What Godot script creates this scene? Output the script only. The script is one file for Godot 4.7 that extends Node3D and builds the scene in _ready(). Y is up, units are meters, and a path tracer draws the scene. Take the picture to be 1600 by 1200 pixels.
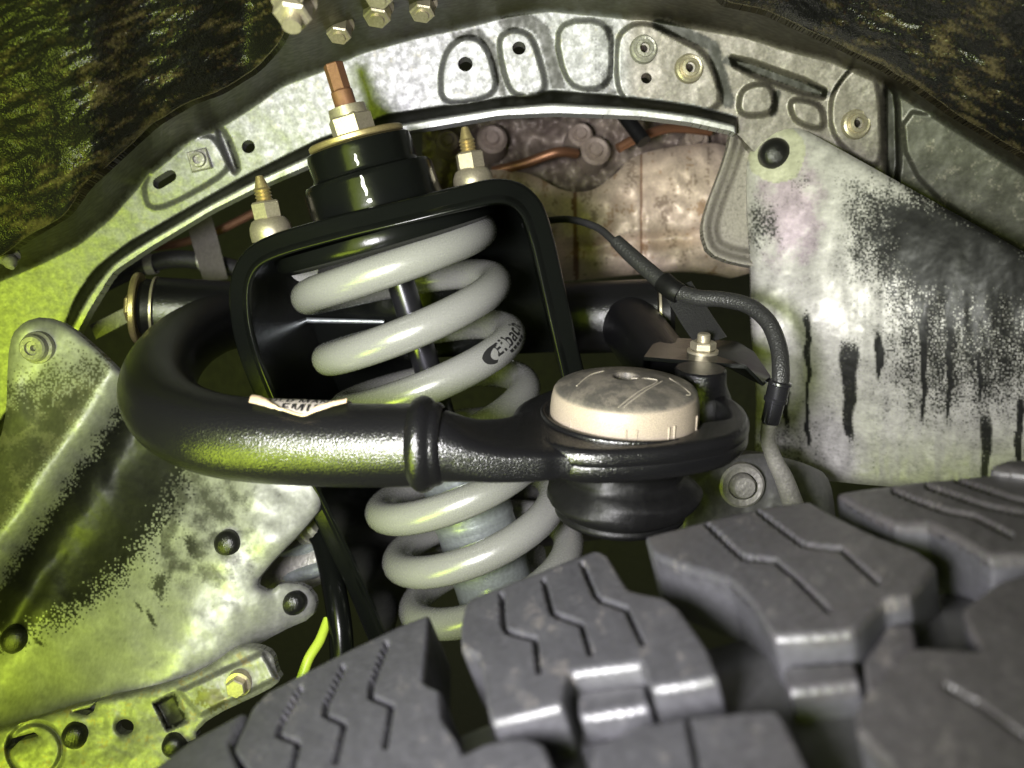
extends Node3D
# A pickup's front suspension seen over the top of the tyre. Depths are real millimetres in front of the phone.
# cam(px, py, z) turns a point of the view at depth z (mm) into millimetres relative to the lens; world() turns that into metres of the scene.

const FOCAL := 1287.0
const CAM_AT := Vector3(0.0, 0.92, 0.0)
const PITCH := -18.0
var cam_basis := Basis.from_euler(Vector3(deg_to_rad(PITCH), 0, 0))
var origin := Vector3.ZERO          # where the thing that is being built stands (world metres)
var M := {}
var used := {}
var n_fine := FastNoiseLite.new()
var n_mid := FastNoiseLite.new()
var n_big := FastNoiseLite.new()
var n_streak := FastNoiseLite.new()

func cam(px: float, py: float, z: float) -> Vector3:
	return Vector3((px - 800.0) * z / FOCAL, -(py - 600.0) * z / FOCAL, z)

func world(p: Vector3) -> Vector3:
	return CAM_AT + cam_basis * (Vector3(p.x, p.y, -p.z) * 0.001)

# ------------------------------------------------------------------ mesh gathering
class Shape:
	var v := PackedVector3Array()
	var c := PackedColorArray()
	var i := PackedInt32Array()
	func add(p: Vector3, col := Color(1, 1, 1)) -> int:
		v.append(p)
		c.append(col)
		return v.size() - 1
	func tri(a: int, b: int, d: int) -> void:
		i.append(a); i.append(b); i.append(d)
	func quad(a: int, b: int, d: int, e: int) -> void:
		tri(a, b, d)
		tri(a, d, e)

func commit(called: String, s: Shape, m: Material, parent: Node3D) -> MeshInstance3D:
	var wv := PackedVector3Array()
	wv.resize(s.v.size())
	for k in s.v.size():
		wv[k] = world(s.v[k]) - origin
	var nn := PackedVector3Array()
	nn.resize(wv.size())
	for t in range(0, s.i.size(), 3):
		var a := s.i[t]
		var b := s.i[t + 1]
		var d := s.i[t + 2]
		var fn := (wv[d] - wv[a]).cross(wv[b] - wv[a]) * 1e6
		nn[a] += fn
		nn[b] += fn
		nn[d] += fn
	for k in nn.size():
		nn[k] = nn[k].normalized() if nn[k].length_squared() > 1e-18 else Vector3.UP
	var arrays := []
	arrays.resize(Mesh.ARRAY_MAX)
	arrays[Mesh.ARRAY_VERTEX] = wv
	arrays[Mesh.ARRAY_NORMAL] = nn
	arrays[Mesh.ARRAY_COLOR] = s.c
	arrays[Mesh.ARRAY_INDEX] = s.i
	var mesh := ArrayMesh.new()
	mesh.add_surface_from_arrays(Mesh.PRIMITIVE_TRIANGLES, arrays)
	mesh.surface_set_material(0, m)
	var o := MeshInstance3D.new()
	o.name = called
	o.mesh = mesh
	parent.add_child(o, true)
	return o

func numbered(called: String) -> String:
	if not used.has(called):
		used[called] = 0
		return called
	used[called] += 1
	return "%s_%03d" % [called, used[called]]

func thing(called: String, label: String, category: String, at: Vector3, group := "") -> Node3D:
	var o := Node3D.new()
	o.name = numbered(called)
	add_child(o)
	origin = world(at)
	o.position = origin
	o.set_meta("label", label)
	o.set_meta("category", category)
	if group:
		o.set_meta("group", group)
	return o

# rows of points joined into a skin; closed_u joins the last column to the first; sharp rows are split
func tint(s: Shape, c: Color) -> void:
	for k in s.c.size():
		s.c[k] = c

func skin(s: Shape, rows: Array, closed_u := true, crease := 35.0, cols: Array = []) -> void:
	var n: int = rows[0].size()
	var first := []
	var last := []
	for r in rows.size():
		var col: Color = cols[r] if cols.size() else Color(1, 1, 1)
		var a := s.v.size()
		for p in rows[r]:
			s.add(p, col)
		first.append(a)
		last.append(a)
		if r > 0 and r < rows.size() - 1:
			var d0: Vector3 = (rows[r][0] - rows[r - 1][0])
			var d1: Vector3 = (rows[r + 1][0] - rows[r][0])
			if d0.length() < 1e-6 or d1.length() < 1e-6:
				var h: int = n / 2
				d0 = rows[r][h] - rows[r - 1][h]
				d1 = rows[r + 1][h] - rows[r][h]
			if d0.angle_to(d1) > deg_to_rad(crease):
				var b := s.v.size()
				for p in rows[r]:
					s.add(p, col)
				last[r] = b
	var m := n if closed_u else n - 1
	for r in rows.size() - 1:
		var a: int = last[r]
		var b: int = first[r + 1]
		for k in m:
			var k2 := (k + 1) % n
			s.quad(a + k, b + k, b + k2, a + k2)

func side_of(axis: Vector3) -> Vector3:
	var u := axis.cross(Vector3(0, 0, 1))
	if u.length() < 0.2:
		u = axis.cross(Vector3(0, 1, 0))
	return u.normalized()

# profile of (radius, height) turned round an axis
func lathe(s: Shape, at: Vector3, axis: Vector3, profile: Array, sides := 48, crease := 35.0, turn := 0.0) -> void:
	axis = axis.normalized()
	var u := side_of(axis)
	var w := axis.cross(u)
	var rows := []
	for q in profile:
		var ring := []
		for k in sides:
			var a := TAU * k / sides + turn
			ring.append(at + axis * q.y + (u * cos(a) + w * sin(a)) * q.x)
		rows.append(ring)
	skin(s, rows, true, crease)

# a prism with flat sides and chamfered ends (hexagon heads and nuts)
func prism(s: Shape, at: Vector3, axis: Vector3, r: float, h: float, sides := 6, turn := 0.3, chamfer := 0.12) -> void:
	axis = axis.normalized()
	var u := side_of(axis)
	var w := axis.cross(u)
	var rings := []
	for q in [[0.0, 0.0], [1.0 - chamfer * 0.6, 0.0], [1.0, chamfer * r], [1.0, h - chamfer * r], [1.0 - chamfer, h], [0.0, h]]:
		var ring := []
		for k in sides:
			var a := TAU * k / sides + turn
			ring.append(at + axis * q[1] + (u * cos(a) + w * sin(a)) * r * q[0])
		rings.append(ring)
	for j in rings.size() - 1:
		for k in sides:
			var k2 := (k + 1) % sides
			var a := s.add(rings[j][k])
			var b := s.add(rings[j + 1][k])
			var c := s.add(rings[j + 1][k2])
			var d := s.add(rings[j][k2])
			s.quad(a, b, c, d)

func smooth_path(pts: Array, per := 10) -> Array:
	var out := []
	for k in pts.size() - 1:
		var p0 = pts[maxi(k - 1, 0)]
		var p1 = pts[k]
		var p2 = pts[k + 1]
		var p3 = pts[mini(k + 2, pts.size() - 1)]
		for j in per:
			var t := float(j) / per
			out.append(0.5 * ((2.0 * p1) + (p2 - p0) * t + (2.0 * p0 - 5.0 * p1 + 4.0 * p2 - p3) * t * t + (3.0 * p1 - p0 - 3.0 * p2 + p3) * t * t * t))
	out.append(pts[-1])
	return out

# pts: Vector4(x, y, z, radius) in mm
func tube(s: Shape, pts: Array, sides := 20, per := 10, caps := true) -> void:
	var path := smooth_path(pts, per) if per > 1 else pts
	var rows := []
	var u := Vector3.ZERO
	for k in path.size():
		var p := Vector3(path[k].x, path[k].y, path[k].z)
		var a: Vector4 = path[maxi(k - 1, 0)]
		var b: Vector4 = path[mini(k + 1, path.size() - 1)]
		var d := Vector3(b.x - a.x, b.y - a.y, b.z - a.z).normalized()
		u = side_of(d) if k == 0 else (u - d * u.dot(d)).normalized()
		var w := d.cross(u)
		var ring := []
		for q in sides:
			var an := TAU * q / sides
			ring.append(p + (u * cos(an) + w * sin(an)) * path[k].w)
		rows.append(ring)
	if caps:
		var e0 := Vector3(path[0].x, path[0].y, path[0].z)
		var e1 := Vector3(path[-1].x, path[-1].y, path[-1].z)
		var r0 := []
		var r1 := []
		for q in sides:
			r0.append(e0)
			r1.append(e1)
		rows.push_front(r0)
		rows.append(r1)
	skin(s, rows, true, 60.0)

func pt(px: float, py: float, z: float, r := 1.0) -> Vector4:
	var p := cam(px, py, z)
	return Vector4(p.x, p.y, p.z, r)

func poly_sd(p: Vector2, poly: PackedVector2Array) -> float:
	var best := 1e12
	var inside := false
	var n := poly.size()
	var j := n - 1
	for k in n:
		var a := poly[k]
		var b := poly[j]
		var e := b - a
		var q := p - a
		var t := clampf(q.dot(e) / e.length_squared(), 0.0, 1.0)
		best = minf(best, (q - e * t).length_squared())
		if (a.y > p.y) != (b.y > p.y) and p.x < (b.x - a.x) * (p.y - a.y) / (b.y - a.y) + a.x:
			inside = not inside
		j = k
	return -sqrt(best) if inside else sqrt(best)

func line_d(p: Vector2, line: PackedVector2Array) -> float:
	var best := 1e12
	for k in line.size() - 1:
		var e := line[k + 1] - line[k]
		var q := p - line[k]
		var t := clampf(q.dot(e) / e.length_squared(), 0.0, 1.0)
		best = minf(best, (q - e * t).length_squared())
	return sqrt(best)

func pv(flat: Array) -> PackedVector2Array:
	var o := PackedVector2Array()
	for k in range(0, flat.size(), 2):
		o.append(Vector2(flat[k], flat[k + 1]))
	return o

# rounds the corners of a polygon (Chaikin)
func rounded(poly: PackedVector2Array, times := 2, f := 0.22) -> PackedVector2Array:
	for t in times:
		var o := PackedVector2Array()
		for k in poly.size():
			var a := poly[k]
			var b := poly[(k + 1) % poly.size()]
			o.append(a.lerp(b, f))
			o.append(b.lerp(a, f))
		poly = o
		f = 0.25
	return poly

# A sheet of metal, plastic or rubber with relief: cells over a range, cut along sd = 0, its rim turned down by `thick`
func sheet(s: Shape, box: Rect2, step: float, sd: Callable, pos: Callable, col: Callable, thick: Callable, rim := Color(0, 0, 0, 0)) -> void:
	var nx := int(ceil(box.size.x / step)) + 1
	var ny := int(ceil(box.size.y / step)) + 1
	var dist := PackedFloat32Array()
	dist.resize(nx * ny)
	var id := PackedInt32Array()
	id.resize(nx * ny)
	id.fill(-1)
	for y in ny:
		for x in nx:
			dist[y * nx + x] = sd.call(box.position.x + x * step, box.position.y + y * step)
	var cross := {}
	var lower := {}
	for y in ny - 1:
		for x in nx - 1:
			var q := [y * nx + x, y * nx + x + 1, (y + 1) * nx + x + 1, (y + 1) * nx + x]
			if dist[q[0]] > 0 and dist[q[1]] > 0 and dist[q[2]] > 0 and dist[q[3]] > 0:
				continue
			var tris := [[q[0], q[1], q[2]], [q[0], q[2], q[3]]] if (x + y) % 2 == 0 else [[q[0], q[1], q[3]], [q[1], q[2], q[3]]]
			for t in tris:
				var out := []
				var cut := []
				for k in 3:
					var a: int = t[k]
					var b: int = t[(k + 1) % 3]
					var da := dist[a]
					var db := dist[b]
					if da <= 0:
						if id[a] < 0:
							var ax := box.position.x + (a % nx) * step
							var ay := box.position.y + (a / nx) * step
							id[a] = s.add(pos.call(ax, ay, da), col.call(ax, ay))
						out.append(id[a])
					if (da <= 0) != (db <= 0):
						var key := mini(a, b) * nx * ny + maxi(a, b)
						if not cross.has(key):
							var f := da / (da - db)
							var cx := box.position.x + lerpf(a % nx, b % nx, f) * step
							var cy := box.position.y + lerpf(a / nx, b / nx, f) * step
							var pp: Vector3 = pos.call(cx, cy, 0.0)
							var cc: Color = col.call(cx, cy)
							cross[key] = s.add(pp, cc)
							var rc := rim if rim.a > 0 else cc
							lower[cross[key]] = [s.add(pp, rc), s.add(pp + thick.call(cx, cy), rc)]
						out.append(cross[key])
						cut.append(cross[key])
				for k in range(1, out.size() - 1):
					s.tri(out[0], out[k], out[k + 1])
				if cut.size() == 2:
					var e: Array = lower[cut[0]]
					var g: Array = lower[cut[1]]
					var swap: bool = dist[t[0]] <= 0 and dist[t[1]] > 0 and dist[t[2]] > 0 or dist[t[0]] <= 0 and dist[t[1]] <= 0 and dist[t[2]] > 0 or dist[t[0]] > 0 and dist[t[1]] <= 0 and dist[t[2]] > 0
					if swap:
						s.quad(e[0], e[1], g[1], g[0])
					else:
						s.quad(e[0], e[1], g[1], g[0])

func coat(under: Color, over: Color, n: float, soft := 0.14) -> Color:
	return under.lerp(over, step01(-soft, soft, n))

func white(_x: float, _y: float) -> Color:
	return Color(1, 1, 1)

func table(flat: Array) -> PackedFloat32Array:      # a curve y(x), sampled for x = -60 ... 1720
	var o := PackedFloat32Array()
	o.resize(1781)
	var k := 0
	for j in 1781:
		var x := j - 60.0
		while k < flat.size() - 4 and x > flat[k + 2]:
			k += 2
		var t := clampf((x - flat[k]) / (flat[k + 2] - flat[k]), 0.0, 1.0)
		o[j] = lerpf(flat[k + 1], flat[k + 3], t)
	var out := o.duplicate()
	for j in range(10, 1771):
		var sum := 0.0
		for d in range(-10, 11):
			sum += o[j + d]
		out[j] = sum / 21.0
	return out

func look(t: PackedFloat32Array, x: float) -> float:
	return t[clampi(int(x) + 60, 0, 1780)]

func slope_cos(t: PackedFloat32Array, x: float) -> float:
	var d := (look(t, x + 12) - look(t, x - 12)) / 24.0
	return 1.0 / sqrt(1.0 + d * d)

func step01(a: float, b: float, x: float) -> float:
	var t := clampf((x - a) / (b - a), 0.0, 1.0)
	return t * t * (3.0 - 2.0 * t)

# lettering laid on a curved surface: place(x, y) gives [point, normal]
func lettering(s: Shape, words: String, size: float, place: Callable, face: String = "Droid Sans", bold := 700, italic := false) -> void:
	var t := TextMesh.new()
	var f := SystemFont.new()
	f.font_names = [face]
	f.font_weight = bold
	f.font_italic = italic
	t.font = f
	t.text = words
	t.font_size = 48
	t.pixel_size = size / 48.0
	t.depth = 0.0
	t.curve_step = 1.0
	var arr := t.get_mesh_arrays()
	var vv: PackedVector3Array = arr[Mesh.ARRAY_VERTEX]
	var ii: PackedInt32Array = arr[Mesh.ARRAY_INDEX]
	var b := s.v.size()
	for p in vv:
		var q: Array = place.call(p.x, p.y)
		s.add(q[0] + q[1] * 0.12)
	for k in ii:
		s.i.append(b + k)

# ------------------------------------------------------------------ materials
func noise_tex(freq: float, seed_: int, lo: float, hi: float, kind := FastNoiseLite.TYPE_SIMPLEX_SMOOTH, octaves := 3) -> NoiseTexture2D:
	var n := FastNoiseLite.new()
	n.noise_type = kind
	n.frequency = freq
	n.seed = seed_
	n.fractal_octaves = octaves
	var t := NoiseTexture2D.new()
	t.width = 512
	t.height = 512
	t.seamless = true
	t.noise = n
	var g := Gradient.new()
	g.offsets = PackedFloat32Array([0.2, 0.8])
	g.colors = PackedColorArray([Color(lo, lo, lo), Color(hi, hi, hi)])
	t.color_ramp = g
	return t

func mat(called: String, albedo: Color, rough: float, metal := 0.0, tile_mm := 40.0, bump: Texture2D = null, bump_mm := 0.0, rough_tex: Texture2D = null, grain: Texture2D = null) -> StandardMaterial3D:
	var m := StandardMaterial3D.new()
	m.resource_name = called
	m.albedo_color = albedo.linear_to_srgb()
	m.vertex_color_use_as_albedo = true
	m.roughness = rough
	m.metallic = metal
	m.uv1_triplanar = true
	m.uv1_world_triplanar = true
	var k := 1000.0 / tile_mm
	m.uv1_scale = Vector3(k, k, k)
	if bump:
		m.heightmap_enabled = true
		m.heightmap_texture = bump
		m.heightmap_scale = bump_mm * 0.1
	if rough_tex:
		m.roughness_texture = rough_tex
	if grain:
		m.albedo_texture = grain
	M[called] = m
	return m

func make_materials() -> void:
	var fine := noise_tex(0.12, 3, 0.0, 1.0)
	var pebbly := noise_tex(0.05, 4, 0.0, 1.0, FastNoiseLite.TYPE_CELLULAR, 2)
	var lumps := noise_tex(0.02, 5, 0.0, 1.0, FastNoiseLite.TYPE_SIMPLEX_SMOOTH, 5)
	var rough_a := noise_tex(0.015, 6, 0.75, 1.0, FastNoiseLite.TYPE_SIMPLEX_SMOOTH, 5)
	var grain_a := noise_tex(0.04, 7, 0.86, 1.0, FastNoiseLite.TYPE_SIMPLEX_SMOOTH, 5)
	var grain_b := noise_tex(0.15, 8, 0.55, 1.0, FastNoiseLite.TYPE_SIMPLEX_SMOOTH, 3)
	mat("body_metal", Color(1, 1, 1), 0.50, 0.45, 45, lumps, 0.006, rough_a, grain_a)
	mat("shield", Color(1, 1, 1), 0.58, 0.38, 60, lumps, 0.008, rough_a, grain_a)
	mat("liner", Color(1, 1, 1), 0.34, 0.0, 22, pebbly, 0.26, rough_a)
	mat("powder_black", Color(0.004, 0.004, 0.0045), 0.27, 0.0, 50, fine, 0.13)
	M.powder_black.metallic_specular = 0.6
	mat("gloss_black", Color(0.0035, 0.004, 0.0035), 0.20, 0.0, 50, lumps, 0.02)
	M.gloss_black.metallic_specular = 0.32
	mat("bay_paint", Color(0.08, 0.076, 0.072), 0.6, 0.0, 200, lumps, 0.5, rough_a, grain_a)
	mat("spring_paint", Color(0.27, 0.27, 0.255), 0.30, 0.2, 16, fine, 0.012, rough_a, grain_a)
	mat("chrome_dark", Color(0.10, 0.10, 0.11), 0.22, 0.9, 40)
	mat("zinc", Color(0.55, 0.60, 0.60), 0.36, 0.75, 50, lumps, 0.05, rough_a, grain_a)
	mat("yellow_zinc", Color(0.48, 0.39, 0.19), 0.42, 0.75, 30, fine, 0.05, rough_a, grain_a)
	mat("pale_zinc", Color(0.48, 0.43, 0.32), 0.44, 0.7, 30, fine, 0.05, rough_a, grain_a)
	mat("rusty", Color(0.34, 0.17, 0.09), 0.55, 0.5, 20, fine, 0.12, rough_a, grain_b)
	mat("cap_plastic", Color(1, 1, 1), 0.55, 0.0, 30, fine, 0.05, rough_a, grain_b)
	mat("rubber", Color(0.004, 0.004, 0.004), 0.55, 0.0, 40, lumps, 0.08, rough_a)
	M.rubber.metallic_specular = 0.35
	mat("tyre_rubber", Color(1, 1, 1), 0.46, 0.0, 60, lumps, 0.014, rough_a, grain_a)
	mat("cable", Color(0.018, 0.018, 0.018), 0.5, 0.0, 24, pebbly, 0.25, rough_a)
	mat("paper", Color(0.62, 0.56, 0.48), 0.6, 0.0, 30, fine, 0.02, null, grain_a)
	mat("paper_back", Color(0.66, 0.50, 0.32), 0.7, 0.0, 30, fine, 0.02, null, grain_a)
	mat("ink", Color(0.012, 0.012, 0.012), 0.5)
	mat("heat_metal", Color(1, 1, 1), 0.6, 0.2, 60, lumps, 0.04, rough_a, grain_a)
	mat("copper", Color(0.24, 0.12, 0.065), 0.45, 0.7, 30, fine, 0.05, rough_a)
	mat("dusty_steel", Color(0.30, 0.29, 0.26), 0.55, 0.4, 40, lumps, 0.2, rough_a, grain_a)
	mat("bay_steel", Color(0.06, 0.057, 0.052), 0.6, 0.2, 50, lumps, 0.2, rough_a, grain_b)
	mat("lime_wire", Color(0.45, 0.6, 0.05), 0.45)
	mat("clip_black", Color(0.006, 0.006, 0.006), 0.28, 0.0, 14, pebbly, 0.12)

# ------------------------------------------------------------------ body panels
var t_up: PackedFloat32Array
var t_edge: PackedFloat32Array
var t_band: PackedFloat32Array
var t_lip: PackedFloat32Array
var pads := []

func roof(e: float) -> float:
	return 0.0 if e <= 0 else 1.5 * e * e / (e + 16.0)

func fender_base(x: float, y: float) -> float:
	var z := 470.0 - 38.0 * pow((x - 700.0) / 800.0, 2.0) + (y - 200.0) * 0.12
	return z - roof((look(t_up, x) - y) * slope_cos(t_up, x))

func fender_pos(x: float, y: float, sd: float) -> Vector3:
	var z := fender_base(x, y)
	for p in pads:
		if p.box.has_point(Vector2(x, y)):
			z += p.h * (1.0 - step01(-p.ramp, p.ramp, poly_sd(Vector2(x, y), p.poly)))
	var b := look(t_band, x)
	var l := look(t_lip, x)
	if x < 1150.0 and y > b - 4.0:
		var t := clampf((y - b) / (l - b), 0.0, 1.0)
		z -= 12.0 * step01(0.0, 0.7, t)
	z += n_mid.get_noise_2d(x * 0.6, y * 0.6) * 0.4 + n_fine.get_noise_2d(x * 0.5, y * 0.5) * 0.03
	return cam(x, y, z)

func fender_sd(x: float, y: float) -> float:
	var d := (y - look(t_lip, x)) * slope_cos(t_lip, x)
	d = maxf(d, (look(t_edge, x) - 2.0 - y) * slope_cos(t_edge, x) if x < 470 or x > 1100 else -20.0 - y)
	for h in [[1006, 76, 6.0], [1077, 106, 6.5], [1338, 193, 6.5], [312, 250, 5.5], [727, 100, 11.5], [811, 75, 10.5], [388, 229, 10.5], [1010, 122, 8.5]]:
		d = maxf(d, h[2] - Vector2(x - h[0], (y - h[1])).length())
	if absf(x - 257) < 30 and absf(y - 281) < 30:
		d = maxf(d, 9.5 - line_d(Vector2(x, y), PackedVector2Array([Vector2(248, 286), Vector2(266, 275)])))
	return d

func fender_col(x: float, y: float) -> Color:
	var b := look(t_band, x)
	var l := look(t_lip, x)
	var sp := n_fine.get_noise_2d(x * 1.6, y * 1.6)
	var md := n_mid.get_noise_2d(x * 1.4 + 300, y * 1.4)
	var g := 0.15 + 0.02 * n_mid.get_noise_2d(x, y) + 0.05 * sp
	var c := Color(g, g, g * 1.02)
	var e := (look(t_up, x) - y) * slope_cos(t_up, x)
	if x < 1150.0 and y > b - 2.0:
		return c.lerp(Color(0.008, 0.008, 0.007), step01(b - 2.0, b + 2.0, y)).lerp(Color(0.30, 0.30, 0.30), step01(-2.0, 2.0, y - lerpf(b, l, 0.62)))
	if x > 960:
		c = c.lerp(Color(g * 0.84, g * 0.76, g * 0.66), step01(960, 1000, x))
	# speckle of dried mud
	c = coat(c, Color(0.17, 0.16, 0.13), sp * 0.5 + md - 0.62, 0.2)
	if x > 925 and x < 958 and y > 40 and y < 142:
		c = coat(c, Color(0.05, 0.05, 0.05), (x - 946) * 0.03 - n_streak.get_noise_2d(x * 2.0, y * 0.5) - 0.5 * sp, 0.3)
	if x > 1396.0:
		c = coat(c, Color(0.06, 0.062, 0.048), 0.55 - md - 0.5 * sp, 0.3)
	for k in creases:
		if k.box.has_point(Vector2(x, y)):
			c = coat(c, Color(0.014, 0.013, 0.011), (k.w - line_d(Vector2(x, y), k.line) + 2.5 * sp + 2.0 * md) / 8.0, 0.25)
	# dark brown where the panel turns into the arch, with a ragged edge
	var brown := Color(0.020, 0.016, 0.010).lerp(Color(0.065, 0.06, 0.032), step01(440, 560, x) * step01(1060, 960, x))
	brown = brown.lerp(Color(0.045, 0.038, 0.022), step01(0.2, 0.6, md))
	return coat(c, brown, (e - 6.0 + 5.0 * sp + 5.0 * md) / 14.0, 0.35)

var creases := []

func pad(flat: Array, h: float, ramp := 5.0, r := 2) -> void:
	var poly := rounded(pv(flat), r)
	var b := Rect2(poly[0], Vector2.ZERO)
	for q in poly:
		b = b.expand(q)
	pads.append({"poly": poly, "h": h, "ramp": ramp, "box": b.grow(ramp + 2)})

func crease_line(flat: Array, w: float) -> void:
	var line := pv(flat)
	var b := Rect2(line[0], Vector2.ZERO)
	for q in line:
		b = b.expand(q)
	creases.append({"line": line, "w": w, "box": b.grow(w + 8)})

func push_clip(parent: Node3D, at: Vector3, axis: Vector3, r: float, label := "") -> void:
	var s := Shape.new()
	lathe(s, at, axis, [Vector2(r * 1.02, -3), Vector2(r, 0), Vector2(r * 0.97, r * 0.18), Vector2(r * 0.86, r * 0.38), Vector2(r * 0.66, r * 0.55), Vector2(r * 0.4, r * 0.66), Vector2(0.01, r * 0.7)], 32)
	var o := commit("push_clip", s, M.clip_black, parent)
	if label:
		o.set_meta("label", label)

func build_fender() -> void:
	t_up = table([-60, 476, 0, 440, 60, 415, 120, 385, 170, 345, 230, 278, 290, 228, 340, 203, 400, 165, 440, 135, 500, 113, 560, 85, 640, 62, 720, 45, 800, 25, 860, 18, 960, 28, 1020, 34, 1100, 48, 1160, 58, 1230, 80, 1300, 98, 1370, 130, 1450, 180, 1600, 275, 1720, 350])
	t_edge = table([-60, 436, 0, 400, 40, 370, 100, 335, 130, 290, 180, 245, 240, 190, 300, 155, 340, 142, 400, 105, 440, 60, 460, 0, 480, -70, 1080, -70, 1130, 0, 1200, 15, 1280, 52, 1370, 95, 1430, 130, 1500, 180, 1600, 238, 1720, 310])
	t_band = table([-60, 740, 60, 570, 100, 512, 112, 470, 145, 420, 200, 378, 280, 332, 380, 275, 500, 215, 570, 193, 600, 178, 700, 163, 780, 152, 860, 140, 960, 148, 1040, 158, 1090, 166, 1150, 182, 1720, 500])
	t_lip = table([-60, 780, 60, 620, 110, 540, 135, 490, 175, 425, 235, 385, 330, 328, 400, 293, 500, 250, 570, 220, 640, 204, 700, 194, 780, 180, 870, 176, 1000, 181, 1080, 191, 1150, 206, 1180, 240, 1300, 265, 1420, 325, 1600, 425, 1720, 500])
	liner_tables()
	pad([690, 166, 688, 110, 700, 75, 722, 58, 748, 60, 766, 85, 780, 150], -2.6, 4)
	pad([776, 60, 800, 46, 826, 52, 838, 75, 856, 140, 830, 152, 795, 146], -2.6, 4)
	pad([864, 34, 956, 30, 956, 138, 886, 140], -2.4, 4)
	pad([964, 146, 962, 60, 985, 38, 1015, 35, 1060, 60, 1108, 85, 1136, 178, 1000, 168], -2.6, 4)
	pad([1142, 84, 1290, 136, 1286, 158, 1150, 108], 4, 4, 1)
	pad([1296, 152, 1330, 104, 1364, 108, 1376, 150, 1380, 275, 1300, 218], -2.6, 4)
	pad([1380, 120, 1402, 132, 1406, 290, 1382, 282], 6, 5, 1)
	pad([1406, 140, 1720, 320, 1720, 460, 1420, 292], -2.4, 4)
	pad([222, 292, 240, 256, 300, 216, 330, 210, 348, 236, 362, 268, 236, 336], -2.6, 4)
	pad([336, 200, 352, 204, 374, 262, 364, 272], 5, 4, 1)
	pad([1158, 136, 1205, 128, 1214, 178, 1152, 182], -4, 4)
	pad([1232, 152, 1284, 162, 1290, 205, 1240, 190], -4, 4)
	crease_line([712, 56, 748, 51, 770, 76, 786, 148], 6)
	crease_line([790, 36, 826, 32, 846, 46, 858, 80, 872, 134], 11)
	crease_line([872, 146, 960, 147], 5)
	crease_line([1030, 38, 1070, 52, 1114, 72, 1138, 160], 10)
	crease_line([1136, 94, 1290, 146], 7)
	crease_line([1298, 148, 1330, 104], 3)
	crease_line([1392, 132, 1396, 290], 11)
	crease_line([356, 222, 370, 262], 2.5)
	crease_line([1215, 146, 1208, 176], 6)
	var t := thing("inner_fender_panel", "pale grey pressed inner fender panel arching over the coil spring, with holes and weld nuts", "body panel", cam(700, 200, 470))
	var s := Shape.new()
	sheet(s, Rect2(-200, -24, 1950, 800), 2.6, fender_sd, fender_pos, fender_col, func(_x, _y): return Vector3(0, 0, 7))
	commit("pressed_panel", s, M.body_metal, t)
	# square cage nut, round weld nuts, and the bolts that hang from the arch
	s = Shape.new()
	var q := fender_pos(312, 250, 0)
	var out := Vector3(0.05, -0.15, -1).normalized()
	prism(s, q + Vector3(0, 0, 1), out, 8.2, 3.2, 4, 0.55)
	lathe(s, q, out, [Vector2(4.4, 3), Vector2(4.0, 4.6), Vector2(2.6, 4.8), Vector2(2.3, -6)], 20)
	commit("square_nut", s, M.dusty_steel, t).set_meta("label", "square nut left of the small round hole")
	for w in [[1006, 76, 7.2], [1077, 106, 7.5], [1338, 193, 7.6]]:
		s = Shape.new()
		q = fender_pos(w[0], w[1], 0)
		lathe(s, q + Vector3(0, 0, 1), out, [Vector2(w[2] + 0.6, 0), Vector2(w[2], 2.6), Vector2(w[2] * 0.86, 3.4), Vector2(w[2] * 0.66, 3.0), Vector2(w[2] * 0.62, 4.6), Vector2(w[2] * 0.4, 4.8), Vector2(w[2] * 0.36, -6)], 24)
		commit("weld_nut", s, M.pale_zinc if w[0] != 1006 else M.dusty_steel, t)
	for w in [[460, 14, 6.6], [531, 52, 5.8], [590, 24, 6.2], [592, -10, 6.0], [660, 18, 6.0]]:
		s = Shape.new()
		var z: float = fender_base(w[0], maxf(w[1] - 14, -15)) + 2
		q = cam(w[0], w[1] - 20, z)
		var down := Vector3(0.02, -0.95, -0.35).normalized()
		lathe(s, q, down, [Vector2(w[2] * 1.2, 0), Vector2(w[2] * 1.2, 2.2), Vector2(w[2] * 0.8, 2.4)], 24)
		prism(s, q + down * 2.2, down, w[2], 7.5, 6, 0.25)
		lathe(s, q + down * 9.6, down, [Vector2(w[2] * 0.5, 0), Vector2(w[2] * 0.5, 4 if w[0] == 460 else 1), Vector2(0.01, 4 if w[0] == 460 else 1)], 16)
		commit("hex_bolt", s, M.pale_zinc, t)
	s = Shape.new()
	q = fender_pos(12, 398, 0)
	lathe(s, q, Vector3(0.5, -0.7, -0.5), [Vector2(6, 0), Vector2(5.6, 2), Vector2(3.4, 2.4), Vector2(3.2, 5), Vector2(3.6, 6), Vector2(3.0, 8), Vector2(1.2, 11), Vector2(0.01, 11)], 18)
	commit("muddy_screw", s, M.dusty_steel, t)
	# the rough liners that cover the arch left and right
	for side in [-1, 1]:
		t = thing("wheel_arch_liner", "rough tarry black wheel arch liner with brown dirt, at the upper left above the fender" if side < 0 else "rough tarry black wheel arch liner with brown dirt, at the upper right corner", "liner", cam(200 if side < 0 else 1500, 120, 330), "wheel arch liners")
		s = Shape.new()
		var box := Rect2(-200, -120, 690, 580) if side < 0 else Rect2(1080, -120, 670, 440)
		sheet(s, box, 3.0, liner_sd, liner_pos, liner_col, func(_x, _y): return Vector3(0, 0, 1.0), Color(0.05, 0.042, 0.025))
		commit("liner_sheet", s, M.liner, t)

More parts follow.
